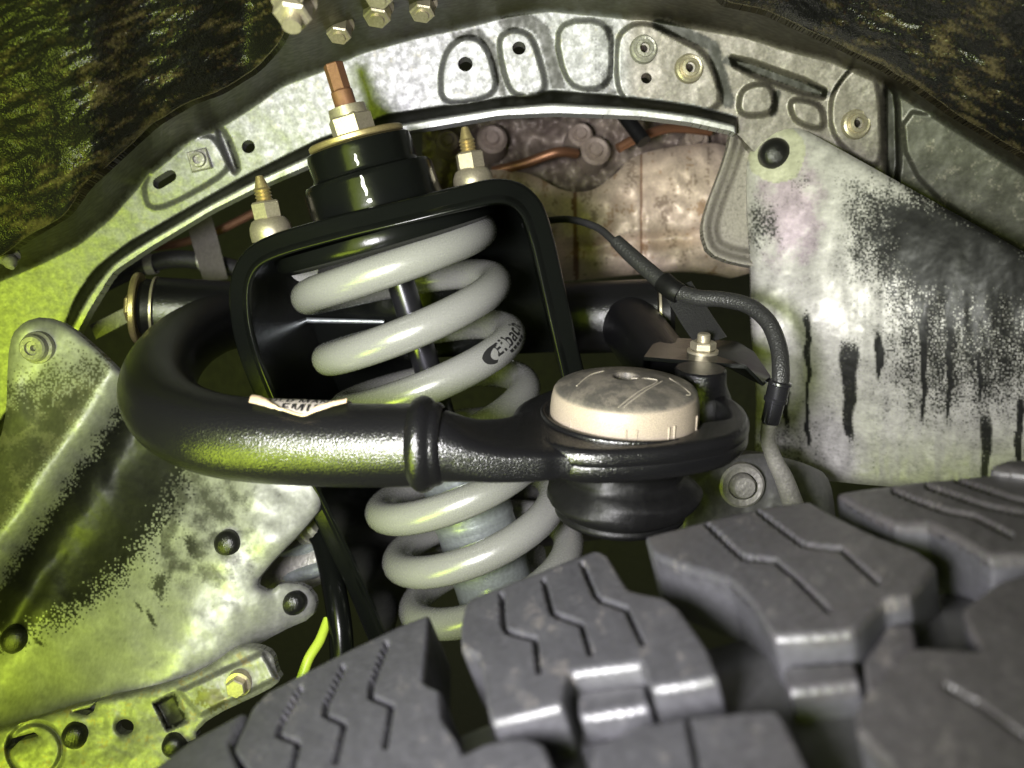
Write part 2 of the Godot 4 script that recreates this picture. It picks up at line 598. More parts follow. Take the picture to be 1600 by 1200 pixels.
func averaged(t: PackedFloat32Array, w: int) -> PackedFloat32Array:
	var sums := PackedFloat32Array([0.0])
	for v in t:
		sums.append(sums[-1] + v)
	var o := t.duplicate()
	for j in t.size():
		var a := maxi(j - w, 0)
		var b := mini(j + w + 1, t.size())
		o[j] = (sums[b] - sums[a]) / (b - a)
	return o

func liner_tables() -> void:
	t_liner_z = PackedFloat32Array()
	t_liner_c = PackedFloat32Array()
	for j in 1781:
		var x := j - 60.0
		t_liner_z.append(fender_base(x, maxf(look(t_edge, x), 0.0)))
		t_liner_c.append(slope_cos(t_edge, x))
	t_liner_z = averaged(averaged(t_liner_z, 35), 35)
	t_liner_c = averaged(averaged(t_liner_c, 50), 50)

var t_liner_z: PackedFloat32Array
var t_liner_c: PackedFloat32Array

func liner_sd(x: float, y: float) -> float:
	return (y - look(t_edge, x)) * slope_cos(t_edge, x) + n_mid.get_noise_2d(x * 0.8, 7.0) * 2.0

func liner_pos(x: float, y: float, _sd: float) -> Vector3:
	var ed := look(t_edge, x)
	var d := (ed - y) * look(t_liner_c, x)
	var z := look(t_liner_z, x) - 8.0 - 0.33 * maxf(d, 0.0) - 3.0 * (1.0 - exp(-maxf(d, 0.0) / 8.0))
	if d > 30:
		z = maxf(z, 215.0)
	var across := 0.42 * x + 0.9 * y if x < 800 else -0.37 * x + 0.93 * y
	var along := 0.9 * x - 0.42 * y if x < 800 else 0.93 * x + 0.37 * y
	# long folds that follow the arch, with lumps of dirt
	z += 2.4 * n_big.get_noise_2d(across * 2.0, along * 0.5) * step01(4, 40, d) + 1.2 * n_mid.get_noise_2d(along * 0.7, across * 1.7) * step01(0, 25, d) + 0.5 * n_fine.get_noise_2d(x * 0.7, y * 0.9) * step01(0, 14, d)
	return cam(x, y, z)

func liner_col(x: float, y: float) -> Color:
	var d := (look(t_edge, x) - y) * slope_cos(t_edge, x)
	var across := 0.42 * x + 0.9 * y if x < 800 else -0.37 * x + 0.93 * y
	var along := 0.9 * x - 0.42 * y if x < 800 else 0.93 * x + 0.37 * y
	var a := n_mid.get_noise_2d(along * 0.6, across * 1.9) + 0.55 * n_fine.get_noise_2d(x * 1.1, y * 1.1) + 0.5 * n_big.get_noise_2d(x, y)
	if x > 1080:
		for k in [1465.0, 1560.0]:
			if absf(x - k + (y - 90) * 0.1) < 16 and absf(y - 90) < 40:
				a += 0.3 * step01(16, 8, absf(x - k + (y - 90) * 0.1)) * step01(40, 20, absf(y - 90))
	if d < 6:
		a += 0.3
	var c := coat(Color(0.005, 0.005, 0.004), Color(0.026, 0.021, 0.011), a - 0.3, 0.2)
	return coat(c, Color(0.062, 0.05, 0.027), a - 0.62, 0.15)

# ------------------------------------------------------------------ splash shields
var right_poly: PackedVector2Array
var left_poly: PackedVector2Array

func right_pos(x: float, y: float, sd: float) -> Vector3:
	var z := 458.0 - 0.19 * (x - 1170.0)
	z += 44.0 * step01(470, 800, y) - 0.02 * (y - 400)
	z += 4.0 * n_big.get_noise_2d(x * 0.8, y * 0.45) + 0.7 * n_streak.get_noise_2d(x * 0.7, y * 0.12) * step01(380, 560, y) + 0.35 * n_mid.get_noise_2d(x, y) + 0.04 * n_fine.get_noise_2d(x * 0.6, y * 0.6)
	z += 3.0 * exp(sd / 5.0)
	return cam(x, y, z)

func right_col(x: float, y: float) -> Color:
	var sp := n_fine.get_noise_2d(x * 1.3, y * 1.3)
	var md := n_mid.get_noise_2d(x * 1.3, y * 1.3)
	var st := n_streak.get_noise_2d(x * 1.6, y * 0.22)
	var g := 0.40 + 0.10 * md
	# how much black is mixed in: upper right corner, streaks below, the lower left
	var p := -0.55
	p += 1.25 * step01(-90, 170, x - 1400 + 0.2 * (y - 330)) * lerpf(1.0, 0.42, step01(360, 600, y)) * step01(720, 600, y)
	p += 0.9 * step01(46, 6, poly_sd(Vector2(x, y), right_poly) + 52.0) * step01(1290, 1350, x) * step01(480, 380, y)
	p += 0.55 * step01(1345, 1440, x) * step01(690, 560, y)
	for k in [[1262, 500, 690, 8.0], [1326, 548, 680, 20.0], [1372, 535, 585, 9.0], [1442, 500, 650, 6.0], [1482, 490, 650, 6.0], [1532, 570, 610, 5.0], [1228, 590, 660, 10.0], [1540, 665, 760, 12.0], [1592, 640, 730, 10.0]]:
		var w: float = (k[3] + 3.0 * md + 4.0 * sp) * (0.85 + 0.6 * n_big.get_noise_2d(k[0] * 3.0, y * 1.2)) * (0.6 + 0.4 * step01(k[2], k[1] + 30, y))
		if absf(x - k[0]) < 34 and y > k[1] - 40 and y < k[2] + 30:
			p += 1.6 * step01(w, w * 0.35, absf(x - k[0] - 6.0 * n_mid.get_noise_2d(3.0 + k[0], y * 0.7))) * step01(k[1] - 30, k[1] + 10, y) * step01(k[2] + 24, k[2] - 14, y)
	p += 0.9 * step01(40, 10, absf(x - 1192)) * step01(60, 10, absf(y - 350)) + 0.7 * step01(26, 4, Vector2(x - 1250, y - 285).length())
	p += 0.5 * step01(620, 680, y) * step01(1330, 1230, x)
	var c := Color(g, g * 0.97, g * 0.93)
	# pinkish sheen of the metal, painted into the colour below the clip
	c = coat(c, Color(g * 1.02, g * 0.84, g * 0.98), (52.0 - Vector2((x - 1235) * 1.2, (y - 330) * 0.7).length() - 30.0 * md - 14.0 * sp) / 40.0, 0.6)
	if Vector2(x - 1213, y - 240).length() < 46 + 4.0 * md:
		c = Color(0.42, 0.42, 0.32)
	c = coat(c, Color(0.10, 0.10, 0.09), p - 0.20 - sp * 0.8 - md * 0.35 - 0.25 * st, 0.5)
	return coat(c, Color(0.014, 0.014, 0.013), p - 0.50 - sp * 0.9 - md * 0.35 - 0.3 * st, 0.3)

func left_pos(x: float, y: float, sd: float) -> Vector3:
	# q runs across the pressed folds, r along them
	var q := x * 0.822 + (y - 860.0) * 0.569
	var r := x * 0.569 - (y - 860.0) * 0.822
	var z := 392.0 + 0.055 * r
	z += 26.0 * step01(-25, 90, q + 0.04 * r) - 34.0 * step01(70, 330, q) 
	z -= 9.0 * exp(-pow((q + 4.0) / 40.0, 2.0))
	z -= 2.0 * exp(-pow((q - 92.0 + 0.12 * r) / 22.0, 2.0)) * step01(300, 150, r)
	z += 22.0 * step01(330, 520, q) + 10.0 * step01(370, 500, x) * step01(860, 760, y)
	z += 14.0 * step01(-40, -200, q) * step01(560, 800, y)
	z += 4.0 * n_big.get_noise_2d(x * 0.8, y * 0.8 + 50) + 0.35 * n_mid.get_noise_2d(x, y) + 0.04 * n_fine.get_noise_2d(x * 0.6, y * 0.6)
	z += 3.0 * exp(sd / 5.0)
	return cam(x, y, z)

func left_col(x: float, y: float) -> Color:
	var q := x * 0.822 + (y - 860.0) * 0.569
	var r := x * 0.569 - (y - 860.0) * 0.822
	var sp := n_fine.get_noise_2d(x * 1.3, y * 1.3)
	var md := n_mid.get_noise_2d(x * 1.2 + 70, y * 1.2)
	var g := 0.29 + 0.06 * md
	var n := sp * 0.8 + md * 0.38
	var c := Color(g, g, g * 0.96)
	c = coat(c, Color(0.15, 0.15, 0.135), -n - 0.78, 0.2)
	# thin grime on the grey between the fold and the notch
	if x > 250 and y < 960:
		c = coat(c, Color(0.085, 0.084, 0.078), 0.05 - md * 1.1 - sp * 0.35 - 1.0 * step01(40, 150, absf(x - 300)) - step01(890, 940, y), 0.55)
	for k in [[296, 850, 12, 26, -0.3], [235, 965, 6, 26, -0.5], [218, 950, 4, 16, -0.6], [62, 1005, 14, 5, 0.5], [250, 915, 18, 30, 0.0]]:
		if absf(x - k[0]) < 40 and absf(y - k[1]) < 40:
			var d := Vector2(x - k[0], y - k[1]).rotated(-k[4])
			c = coat(c, Color(0.04, 0.04, 0.038), 0.62 - Vector2(d.x / k[2], d.y / k[3]).length() - 0.7 * n, 0.25)
	# mottled olive left of the fold, below the bolted ear
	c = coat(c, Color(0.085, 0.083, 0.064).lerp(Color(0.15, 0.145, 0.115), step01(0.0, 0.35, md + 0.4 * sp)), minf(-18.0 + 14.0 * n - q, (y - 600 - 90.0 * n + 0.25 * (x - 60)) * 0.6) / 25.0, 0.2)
	# black fills the fold; its edge is speckled
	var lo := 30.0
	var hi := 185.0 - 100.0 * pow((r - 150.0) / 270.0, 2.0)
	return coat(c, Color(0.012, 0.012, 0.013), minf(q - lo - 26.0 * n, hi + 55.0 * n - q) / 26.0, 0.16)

func build_shields() -> void:
	right_poly = rounded(pv([1180, 730, 1184, 600, 1173, 500, 1174, 420, 1166, 300, 1168, 246, 1184, 208, 1216, 193, 1256, 202, 1300, 226, 1420, 293, 1600, 393, 1760, 487, 1760, 800, 1560, 775, 1290, 752, 1230, 742]), 1)
	var t := thing("splash_shield", "light grey splash shield with black streaks, right of the ball joint", "splash shield", cam(1380, 740, 440), "splash shields")
	var s := Shape.new()
	sheet(s, Rect2(1150, 180, 610, 630), 2.5, func(x, y): return poly_sd(Vector2(x, y), right_poly), right_pos, right_col, func(_x, _y): return Vector3(0.5, 0, 4))
	commit("shield_sheet", s, M.shield, t)
	push_clip(t, right_pos(1212, 240, -20) + Vector3(0, 0, 0.5), Vector3(-0.05, -0.05, -1), 8.8, "round black clip at the upper left corner of the right shield")
	left_poly = rounded(pv([10, 640, 12, 560, 18, 522, 38, 502, 68, 494, 106, 508, 150, 545, 192, 586, 300, 640, 420, 690, 500, 740, 505, 790, 470, 832, 430, 872, 396, 914, 420, 926, 440, 910, 478, 914, 496, 938, 488, 966, 440, 986, 366, 1030, 300, 1066, 262, 1082, 140, 1112, 0, 1152, -240, 1222, -240, 1000, -40, 830, 2, 680]), 1)
	t = thing("splash_shield", "dark and grey folded splash shield with yellow light on it, left below the control arm", "splash shield", cam(150, 1050, 370), "splash shields")
	s = Shape.new()
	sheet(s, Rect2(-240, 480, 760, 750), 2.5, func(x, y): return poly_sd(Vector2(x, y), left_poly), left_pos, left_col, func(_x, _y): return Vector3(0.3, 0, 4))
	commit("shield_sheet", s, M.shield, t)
	push_clip(t, left_pos(355, 850, -20) + Vector3(0, 0, 0.3), Vector3(-0.1, -0.05, -1), 6.6, "round black clip below the curved arm")
	push_clip(t, left_pos(457, 943, -20) + Vector3(0, 0, 0.3), Vector3(-0.1, -0.05, -1), 6.0, "round black clip on the rounded tab")
	push_clip(t, left_pos(24, 1000, -20) + Vector3(0, 0, 0.3), Vector3(0.2, -0.1, -1), 7.2, "round black clip at the left edge")
	s = Shape.new()
	var q := left_pos(60, 543, -20) + Vector3(0, 0, 0.5)
	var ax := Vector3(-0.02, -0.1, -1).normalized()
	lathe(s, q, ax, [Vector2(8.2, 0), Vector2(8.0, 2.4), Vector2(6.8, 3.2), Vector2(6.4, 6), Vector2(5.6, 6.8), Vector2(3.6, 6.6), Vector2(3.4, 5.2), Vector2(1.6, 5.0), Vector2(1.2, 3), Vector2(0.01, 3)], 28)
	commit("flange_bolt", s, M.dusty_steel, t).set_meta("label", "flange bolt in the rounded upper ear")

# ------------------------------------------------------------------ strut
const AXIS := Vector3(-0.2686, 0.9366, -0.225)
const AXIS_AT := Vector3(-53.1, 36.8, 430.0)
const AWAY := Vector3(-0.062, 0.2163, 0.9743)
var right_dir := AXIS.cross(AWAY).normalized() * -1.0
const COIL_R := 47.3
const WIRE_R := 8.4
const PITCH_MM := 30.5

func coil_t(turns: float) -> float:
	# turns counted from the front of the second coil; the last coil lies flat under its seat
	return (PITCH_MM * turns if turns < 0.85 else PITCH_MM * 0.85 + (turns - 0.85) * 14.0) - 3.5 * exp(-turns * turns / 0.5)

func coil_at(turns: float) -> Vector3:
	var a := TAU * turns - PI / 2
	return AXIS_AT + AXIS * coil_t(turns) + (right_dir * cos(a) + AWAY * sin(a)) * COIL_R

func build_strut() -> void:
	if right_dir.x < 0:
		right_dir = -right_dir
	var s: Shape
	# spring
	var t := thing("coil_spring", "light grey painted coil spring with black lettering, behind the control arm", "spring", AXIS_AT - AXIS * 170)
	s = Shape.new()
	var pts := []
	var k := -5.6
	while k < 1.75:
		var p := coil_at(k)
		pts.append(Vector4(p.x, p.y, p.z, WIRE_R))
		k += 1.0 / 40.0
	tube(s, pts, 28, 1)
	commit("coil", s, M.spring_paint, t)
	s = Shape.new()
	# along the wire: turns; round the wire: angle from the side that faces the viewer
	var wire := func(x: float, y: float) -> Array:
		var tu := -1.0 + 0.163 + x / (TAU * COIL_R)
		var c := coil_at(tu)
		var d := (coil_at(tu + 0.01) - coil_at(tu - 0.01)).normalized()
		var out := (c - Vector3.ZERO).normalized() * -1.0
		out = (out - d * out.dot(d)).normalized()
		var up := d.cross(out).normalized()
		if up.y < 0:
			up = -up
		var an := y / WIRE_R
		var nn := out * cos(an) + up * sin(an)
		return [c + nn * WIRE_R, nn]
	lettering(s, "Eibach", 9.0, func(x, y): return wire.call(x + 1.0, y + 0.6), "Droid Sans", 700, true)
	var mark := []
	for row in 7:
		var r := []
		for j in 13:
			var a := PI * 0.42 + PI * 0.95 * j / 12.0
			var rad := lerpf(3.2, 6.2 - 1.6 * absf(j - 6) / 6.0, row / 6.0)
			var q: Array = wire.call(-11.5 + rad * cos(a) * 1.5, -0.6 + rad * sin(a) * 0.95)
			r.append(q[0] + q[1] * 0.13)
		mark.append(r)
	skin(s, mark, false, 180)
	for j in 5:
		var bar := []
		for side in 2:
			var r := []
			for e in 2:
				var q: Array = wire.call(-4.0 + j * 3.1 + e * 2.1 + side * -1.0, -5.4 + side * 1.8)
				r.append(q[0] + q[1] * 0.13)
			bar.append(r)
		skin(s, bar, false, 180)
	commit("printed_lettering", s, M.ink, t)
	# shock absorber
	t = thing("shock_absorber", "shock absorber with black piston rod and zinc body inside the coil spring", "shock absorber", AXIS_AT - AXIS * 190)
	s = Shape.new()
	lathe(s, AXIS_AT, AXIS, [Vector2(7.2, -90), Vector2(7.2, 46)], 32)
	commit("piston_rod", s, M.chrome_dark, t)
	s = Shape.new()
	lathe(s, AXIS_AT, AXIS, [Vector2(0.01, -74), Vector2(12, -74), Vector2(19, -75), Vector2(21.5, -77), Vector2(22, -80), Vector2(22, -114), Vector2(22.6, -115), Vector2(22.6, -119), Vector2(22, -120), Vector2(22, -210)], 48)
	commit("damper_body", s, M.zinc, t)
	# top mount
	t = thing("strut_top_mount", "black drum-shaped strut top mount with yellow washer and big nut, above the spring", "strut mount", AXIS_AT + AXIS * 48)
	s = Shape.new()
	lathe(s, AXIS_AT, AXIS, [Vector2(0.01, 89), Vector2(24, 89), Vector2(26, 88), Vector2(26.6, 85), Vector2(26.8, 76), Vector2(27.5, 74.5), Vector2(31.5, 73.5), Vector2(33, 71), Vector2(33.6, 58), Vector2(34.5, 54), Vector2(38, 51), Vector2(44, 49), Vector2(52, 47)], 64)
	commit("mount_drum", s, M.gloss_black, t)
	s = Shape.new()
	lathe(s, AXIS_AT, AXIS, [Vector2(0.01, 36), Vector2(52, 36), Vector2(56, 38), Vector2(57, 41), Vector2(56, 45), Vector2(50, 46), Vector2(0.01, 46)], 64)
	commit("spring_seat", s, M.gloss_black, t)
	s = Shape.new()
	lathe(s, AXIS_AT, AXIS, [Vector2(0.01, 89.2), Vector2(23.4, 89.2), Vector2(24, 89.8), Vector2(24, 91.6), Vector2(23.4, 92.2), Vector2(0.01, 92.2)], 64)
	commit("washer", s, M.yellow_zinc, t)
	s = Shape.new()
	prism(s, AXIS_AT + AXIS * 92.2, AXIS, 11.2, 10.5, 6, 0.2)
	lathe(s, AXIS_AT, AXIS, [Vector2(9.6, 102), Vector2(9.2, 106.5), Vector2(6, 107), Vector2(0.01, 107)], 28)
	commit("hex_nut", s, M.pale_zinc, t).set_meta("label", "large top nut on the yellow washer")
	s = Shape.new()
	lathe(s, AXIS_AT, AXIS, [Vector2(5.4, 106), Vector2(5.4, 114), Vector2(4.6, 115)], 24)
	prism(s, AXIS_AT + AXIS * 114.5, AXIS, 5.0, 13, 6, 0.1, 0.1)
	commit("rod_end", s, M.rusty, t)
	# a dried white paint drip down the drum
	s = Shape.new()
	var face := func(x: float, h: float) -> Vector3:
		var r := 26.95 if h > 74.5 else 33.4
		var a := -PI / 2 + x / r
		return AXIS_AT + AXIS * h + (right_dir * cos(a) + AWAY * sin(a)) * (r + 0.2)
	for d in [[0.2, 71.5, 62.0, 0.9], [-0.2, 82, 76.5, 0.7], [0.6, 60.5, 58.5, 1.3]]:
		var rows := []
		for j in 7:
			var h := lerpf(d[1], d[2], j / 6.0)
			var w: float = d[3] * (0.35 + 0.65 * sin(PI * (j + 0.5) / 7.0)) 
			rows.append([face.call(d[0] - w + 0.3 * sin(j * 1.7), h), face.call(d[0] + w + 0.3 * sin(j * 1.7), h)])
		skin(s, rows, false, 180)
	commit("paint_drip", s, M.cap_plastic, t)
	for w in [[424, 362, 422.0, "stud nut left of the black drum"], [740, 284, 436.0, "stud nut right of the black drum"]]:
		var at := cam(w[0], w[1], w[2])
		var st := AXIS.lerp(Vector3(-0.05, 1, -0.2), 0.5).normalized()
		s = Shape.new()
		lathe(s, at, st, [Vector2(10.6, -4), Vector2(10.8, 0), Vector2(10.4, 3), Vector2(8.8, 6), Vector2(7, 7)], 32)
		prism(s, at + st * 6.4, st, 7.6, 9, 6, 0.35)
		var nut := commit("stud_nut", s, M.pale_zinc, t)
		nut.set_meta("label", w[3])
		s = Shape.new()
		var prof := []
		for j in 10:
			prof.append(Vector2(4.4 if j % 2 == 0 else 3.6, 14 + j * 0.9))
		prof.append_array([Vector2(3.0, 24), Vector2(1.8, 28), Vector2(0.01, 28.5)])
		lathe(s, at, st, prof, 20, 20)
		commit("stud", s, M.yellow_zinc, nut)
	build_tower()

func build_tower() -> void:
	var t := thing("spring_tower", "glossy black stamped spring tower with a rolled front rim framing the coil spring", "bracket", cam(600, 990, 430))
	var s := Shape.new()
	var path := []
	for q in [[606, 1010, 432], [562, 905, 424], [522, 820, 416], [480, 735, 408], [432, 632, 398], [398, 545, 390], [386, 480, 385], [392, 430, 381], [425, 402, 376], [520, 374, 368], [620, 350, 363], [720, 326, 362], [782, 314, 366], [814, 330, 374], [832, 376, 382], [850, 452, 390], [868, 530, 397], [886, 606, 404]]:
		path.append(cam(q[0], q[1], q[2]))
	path = smooth_path(path, 6)
	# (outward, back) of the rolled rim and the wall behind it
	var prof := [Vector2(-1.2, 110), Vector2(-1.2, 3), Vector2(-1.0, 1.0), Vector2(-0.4, 0.1), Vector2(0.5, 0.1), Vector2(1.4, 0.7), Vector2(2.6, 2.0), Vector2(3.0, 2.3), Vector2(8.6, 4.0), Vector2(9.8, 4.8), Vector2(10.3, 6.4), Vector2(10.3, 110)]
	var back := Vector3(0.0, 0.2, 0.98)
	var rows := []
	for k in path.size():
		var d: Vector3 = (path[mini(k + 1, path.size() - 1)] - path[maxi(k - 1, 0)]).normalized()
		var o := Vector3(-d.y, d.x, 0).normalized()
		var row := []
		for q in prof:
			row.append(path[k] + o * q.x + back * q.y)
		rows.append(row)
	skin(s, rows, false, 80)
	commit("rolled_rim", s, M.gloss_black, t)
	s = Shape.new()
	var a := PackedVector2Array()
	for p in path:
		a.append(Vector2(p.x / p.z, p.y / p.z))
	var c := s.add(cam(650, 560, 492))
	for k in path.size():
		s.add(path[k] + back * 108)
	for k in path.size() - 1:
		s.tri(c, c + 1 + k, c + 2 + k)
	commit("back_wall", s, M.gloss_black, t)
	s = Shape.new()
	tube(s, [pt(478, 500, 486, 1.6), pt(600, 503, 484, 1.2)], 10, 2)  # bright rod added for the thin pale sliver inside the tower
	commit("sliver_rod", s, M.zinc, t)

# ------------------------------------------------------------------ control arm
const HUB := Vector3(45.55, -12.5, 335.0)           # middle of the cap in the plane of the ring's top
const E1 := Vector3(1, 0, 0)
const E2 := Vector3(0, 0.309, 0.951)
const EN := Vector3(0, 0.951, -0.309)

func hub(u: float, v: float, n: float) -> Vector3:
	return HUB + E1 * u + E2 * v + EN * n

func ring_r(deg: float) -> float:
	var r := [51.0, 52.5, 47.0, 40.0, 40.0, 43.0, 46.0, 48.5, 46.0, 39.8, 40.0, 46.0]
	var k := fposmod(deg, 360.0) / 30.0
	var i := int(k)
	var t := k - i
	var p0: float = r[(i + 11) % 12]
	var p1: float = r[i % 12]
	var p2: float = r[(i + 1) % 12]
	var p3: float = r[(i + 2) % 12]
	return 0.5 * (2 * p1 + (p2 - p0) * t + (2 * p0 - 5 * p1 + 4 * p2 - p3) * t * t + (3 * p1 - p0 - 3 * p2 + p3) * t * t * t)

func build_arm() -> void:
	var t := thing("upper_control_arm", "thick black powder-coated tubular upper control arm curving in front of the spring", "control arm", cam(600, 760, 320))
	var s := Shape.new()
	tube(s, [pt(372, 500, 478, 16), pt(335, 508, 455, 16), pt(292, 532, 420, 16), pt(258, 570, 382, 16), pt(247, 612, 352, 16), pt(270, 650, 330, 16), pt(325, 676, 317, 16), pt(400, 688, 311, 16), pt(500, 694, 308, 15.8), pt(580, 696, 306, 15.6), pt(668, 695, 304, 15.4)], 40, 10)
	commit("bent_tube", s, M.powder_black, t)
	# weld collar of two beads
	s = Shape.new()
	var ca := cam(646, 694, 304)
	var cb := cam(692, 694, 303)
	var ax := (cb - ca).normalized()
	lathe(s, ca, ax, [Vector2(15.2, -0.5), Vector2(16.4, 0.4), Vector2(17.4, 1.8), Vector2(18.0, 3.4), Vector2(17.8, 5.0), Vector2(17.0, 6.6), Vector2(16.0, 7.6), Vector2(15.5, 8.4), Vector2(15.4, 9.4), Vector2(14.8, 10.6), Vector2(13.6, 11.6)], 48)
	commit("weld_collar", s, M.powder_black, t)
	# forged neck: round behind the collar, flattening into the ring
	s = Shape.new()
	var rows := []
	for q in [[-78, -32, 14.2, 13.8, -14.0, 2.0], [-72, -32, 14.2, 13.0, -13.6, 2.1], [-66, -31.3, 14.4, 10.0, -13.0, 2.5], [-60, -29.8, 15.4, 6.6, -12.6, 3.0], [-54, -27, 17.5, 4.2, -12.6, 3.6], [-47, -23.5, 20, 2.6, -12.8, 4.0], [-40, -18, 24.5, 1.8, -13.0, 4.4], [-34, -14, 27.5, 1.2, -13.0, 4.5], [-28, -9.5, 30, 0.7, -13, 4.5], [-19, -8.5, 30.5, 0.3, -12.8, 4.5], [-10, -7, 30.5, -0.6, -12, 4.5]]:
		var ring := []
		for k in 40:
			var a := TAU * k / 40
			var e := 2.0 / q[5] as float
			var cx: float = signf(cos(a)) * pow(absf(cos(a)), e)
			var cy: float = signf(sin(a)) * pow(absf(sin(a)), e)
			ring.append(hub(q[0], q[1] + q[2] * cx, lerpf(q[4], q[3], cy * 0.5 + 0.5)))
		rows.append(ring)
	skin(s, smooth_rows(rows, 4), true, 70)
	commit("forged_neck", s, M.powder_black, t)
	# ring round the ball joint, with a pocket on its right
	s = Shape.new()
	rows = []
	for k in 145:
		var deg := 360.0 * k / 144
		var a := deg_to_rad(deg)
		var ro := ring_r(deg)
		var pocket := step01(-22, -8, deg) * step01(58, 44, deg) if deg < 180 else step01(338, 352, deg)
		var rs := lerpf(31.4, ro - 8.5, pocket)
		var lo := lerpf(0.0, -9.0, pocket)
		var rise := 3.0 * step01(20, 70, deg) * step01(150, 100, deg)
		var row := []
		for q in [[31.2, -13], [31.2, lo - 0.6], [31.8, lo], [rs - 0.4, lo], [rs, lo + 0.3], [rs + 0.3 * pocket, 0.3 + rise], [rs + 1.4, 1.0 + rise], [ro - 3.4, 1.0 + rise], [ro - 1.4, 0.4 + rise], [ro - 0.3, -1.4], [ro, -3.4], [ro - 0.2, -5.0], [ro - 0.7, -5.6], [ro - 0.2, -6.4], [ro - 0.1, -9.5], [ro - 1.6, -12.0], [ro - 5.0, -13.6], [31.2, -13.6]]:
			row.append(hub(q[0] * cos(a), q[0] * sin(a), q[1]))
		rows.append(row)
	var cols := []
	for j in rows[0].size():
		var c := []
		for row in rows:
			c.append(row[j])
		cols.append(c)
	skin(s, cols, false, 50)
	commit("ring_head", s, M.powder_black, t)
	# snap ring lip round the cap
	s = Shape.new()
	var lip := []
	for k in 41:
		var a := deg_to_rad(lerpf(150, 300, k / 40.0))
		var p := hub(33.2 * cos(a), 33.2 * sin(a), 1.0)
		lip.append(Vector4(p.x, p.y, p.z, 1.5 * sin(PI * clampf(k / 40.0, 0.03, 0.97)) + 0.1))
	tube(s, lip, 12, 1)
	commit("snap_ring", s, M.powder_black, t)
	# upright post behind the ring and the two legs' bushings
	s = Shape.new()
	lathe(s, hub(37, 30, 0), EN, [Vector2(15, -10), Vector2(14, -2), Vector2(12.2, 2), Vector2(11.4, 5), Vector2(11.2, 10), Vector2(10.4, 10.8), Vector2(0.01, 10.8)], 36)
	commit("bracket_post", s, M.powder_black, t)
	s = Shape.new()
	tube(s, [pt(985, 508, 468, 17), pt(1010, 540, 440, 16.5), pt(1040, 580, 410, 16), pt(1062, 612, 388, 15), pt(1064, 630, 372, 12)], 36, 10)
	commit("rear_leg", s, M.powder_black, t)
	for w in [[cam(236, 482, 468), cam(400, 490, 480), 18.0], [cam(1040, 492, 476), cam(884, 498, 486), 21.0]]:
		var d: Vector3 = (w[1] - w[0]).normalized()
		var len_: float = (w[1] - w[0]).length()
		var r: float = w[2]
		s = Shape.new()
		lathe(s, w[0], d, [Vector2(0.01, 3), Vector2(r - 2, 3), Vector2(r, 4.5), Vector2(r, len_)], 44)
		var sl := commit("bushing_sleeve", s, M.powder_black, t)
		s = Shape.new()
		lathe(s, w[0], d, [Vector2(0.01, 1.8), Vector2(r - 0.6, 1.8), Vector2(r + 0.4, 2.2), Vector2(r + 0.4, 3.4), Vector2(r - 2, 3.6)], 44)
		commit("inner_washer", s, M.pale_zinc, sl)
		s = Shape.new()
		lathe(s, w[0], d, [Vector2(0.01, -5), Vector2(r - 3.5, -5), Vector2(r - 1.4, -2.5), Vector2(r - 1.6, 1.8)], 44)
		commit("rubber_bush", s, M.rubber, sl)
		if r < 20:
			s = Shape.new()
			lathe(s, w[0], d, [Vector2(0.01, -8.5), Vector2(r + 1.2, -8.5), Vector2(r + 2, -7.8), Vector2(r + 2, -5.6), Vector2(r + 1.2, -4.9), Vector2(0.01, -4.9)], 44)
			prism(s, w[0] - d * 13, d, 8, 5, 6, 0.1)
			commit("end_washer", s, M.yellow_zinc, sl)
	# ball joint
	t = thing("ball_joint", "upper ball joint with dusty tan domed cap and black rubber boot in the arm's ring", "ball joint", hub(0, 0, -50))
	s = Shape.new()
	var prof := [Vector2(29.6, -8), Vector2(30.0, -2), Vector2(30.0, 3), Vector2(29.6, 7), Vector2(28.8, 10.4), Vector2(28.0, 11.6), Vector2(26.5, 12.4), Vector2(22, 13.9), Vector2(16, 15.3), Vector2(10, 16.2), Vector2(5.6, 16.6), Vector2(5.0, 16.3), Vector2(4.8, 13.5), Vector2(0.01, 13.3)]
	var fine_prof := []
	for k in prof.size() - 1:
		var parts := 5 if prof[k].distance_to(prof[k + 1]) > 3.0 else 1
		for j in parts:
			fine_prof.append(prof[k].lerp(prof[k + 1], float(j) / parts))
	fine_prof.append(prof[-1])
	lathe(s, HUB, EN, fine_prof, 160, 45)
	for k in s.v.size():
		var d := s.v[k] - HUB
		var h := d.dot(EN)
		var n := n_mid.get_noise_2d(d.x * 4, d.dot(E2) * 4) + 0.5 * n_fine.get_noise_2d(d.x * 4, d.dot(E2) * 4)
		s.c[k] = Color(0.46, 0.385, 0.30) if h < 11.0 else Color(0.24, 0.215, 0.175).lerp(Color(0.12, 0.11, 0.095), step01(-0.35, 0.35, n))  # top painted darker than the side, as low light leaves it; mottle is dust
	commit("domed_cap", s, M.cap_plastic, t)
	for a0 in [-96.0, -88.5, -64.0, -59.0, -140.0, -30.0]:
		s = Shape.new()
		var rows2 := []
		for h in [-1.0, 1.0, 3.0, 5.0]:
			var r := []
			for w in [-0.9, -0.3, 0.3, 0.9]:
				var a := deg_to_rad(a0 + w)
				var rr: float = 30.05 + (0.45 if absf(w) < 0.5 else -0.1)
				r.append(hub(rr * cos(a), rr * sin(a), h))
			rows2.append(r)
		skin(s, rows2, false, 20)
		tint(s, Color(0.46, 0.385, 0.30))
		commit("edge_notch", s, M.cap_plastic, t)
	s = Shape.new()
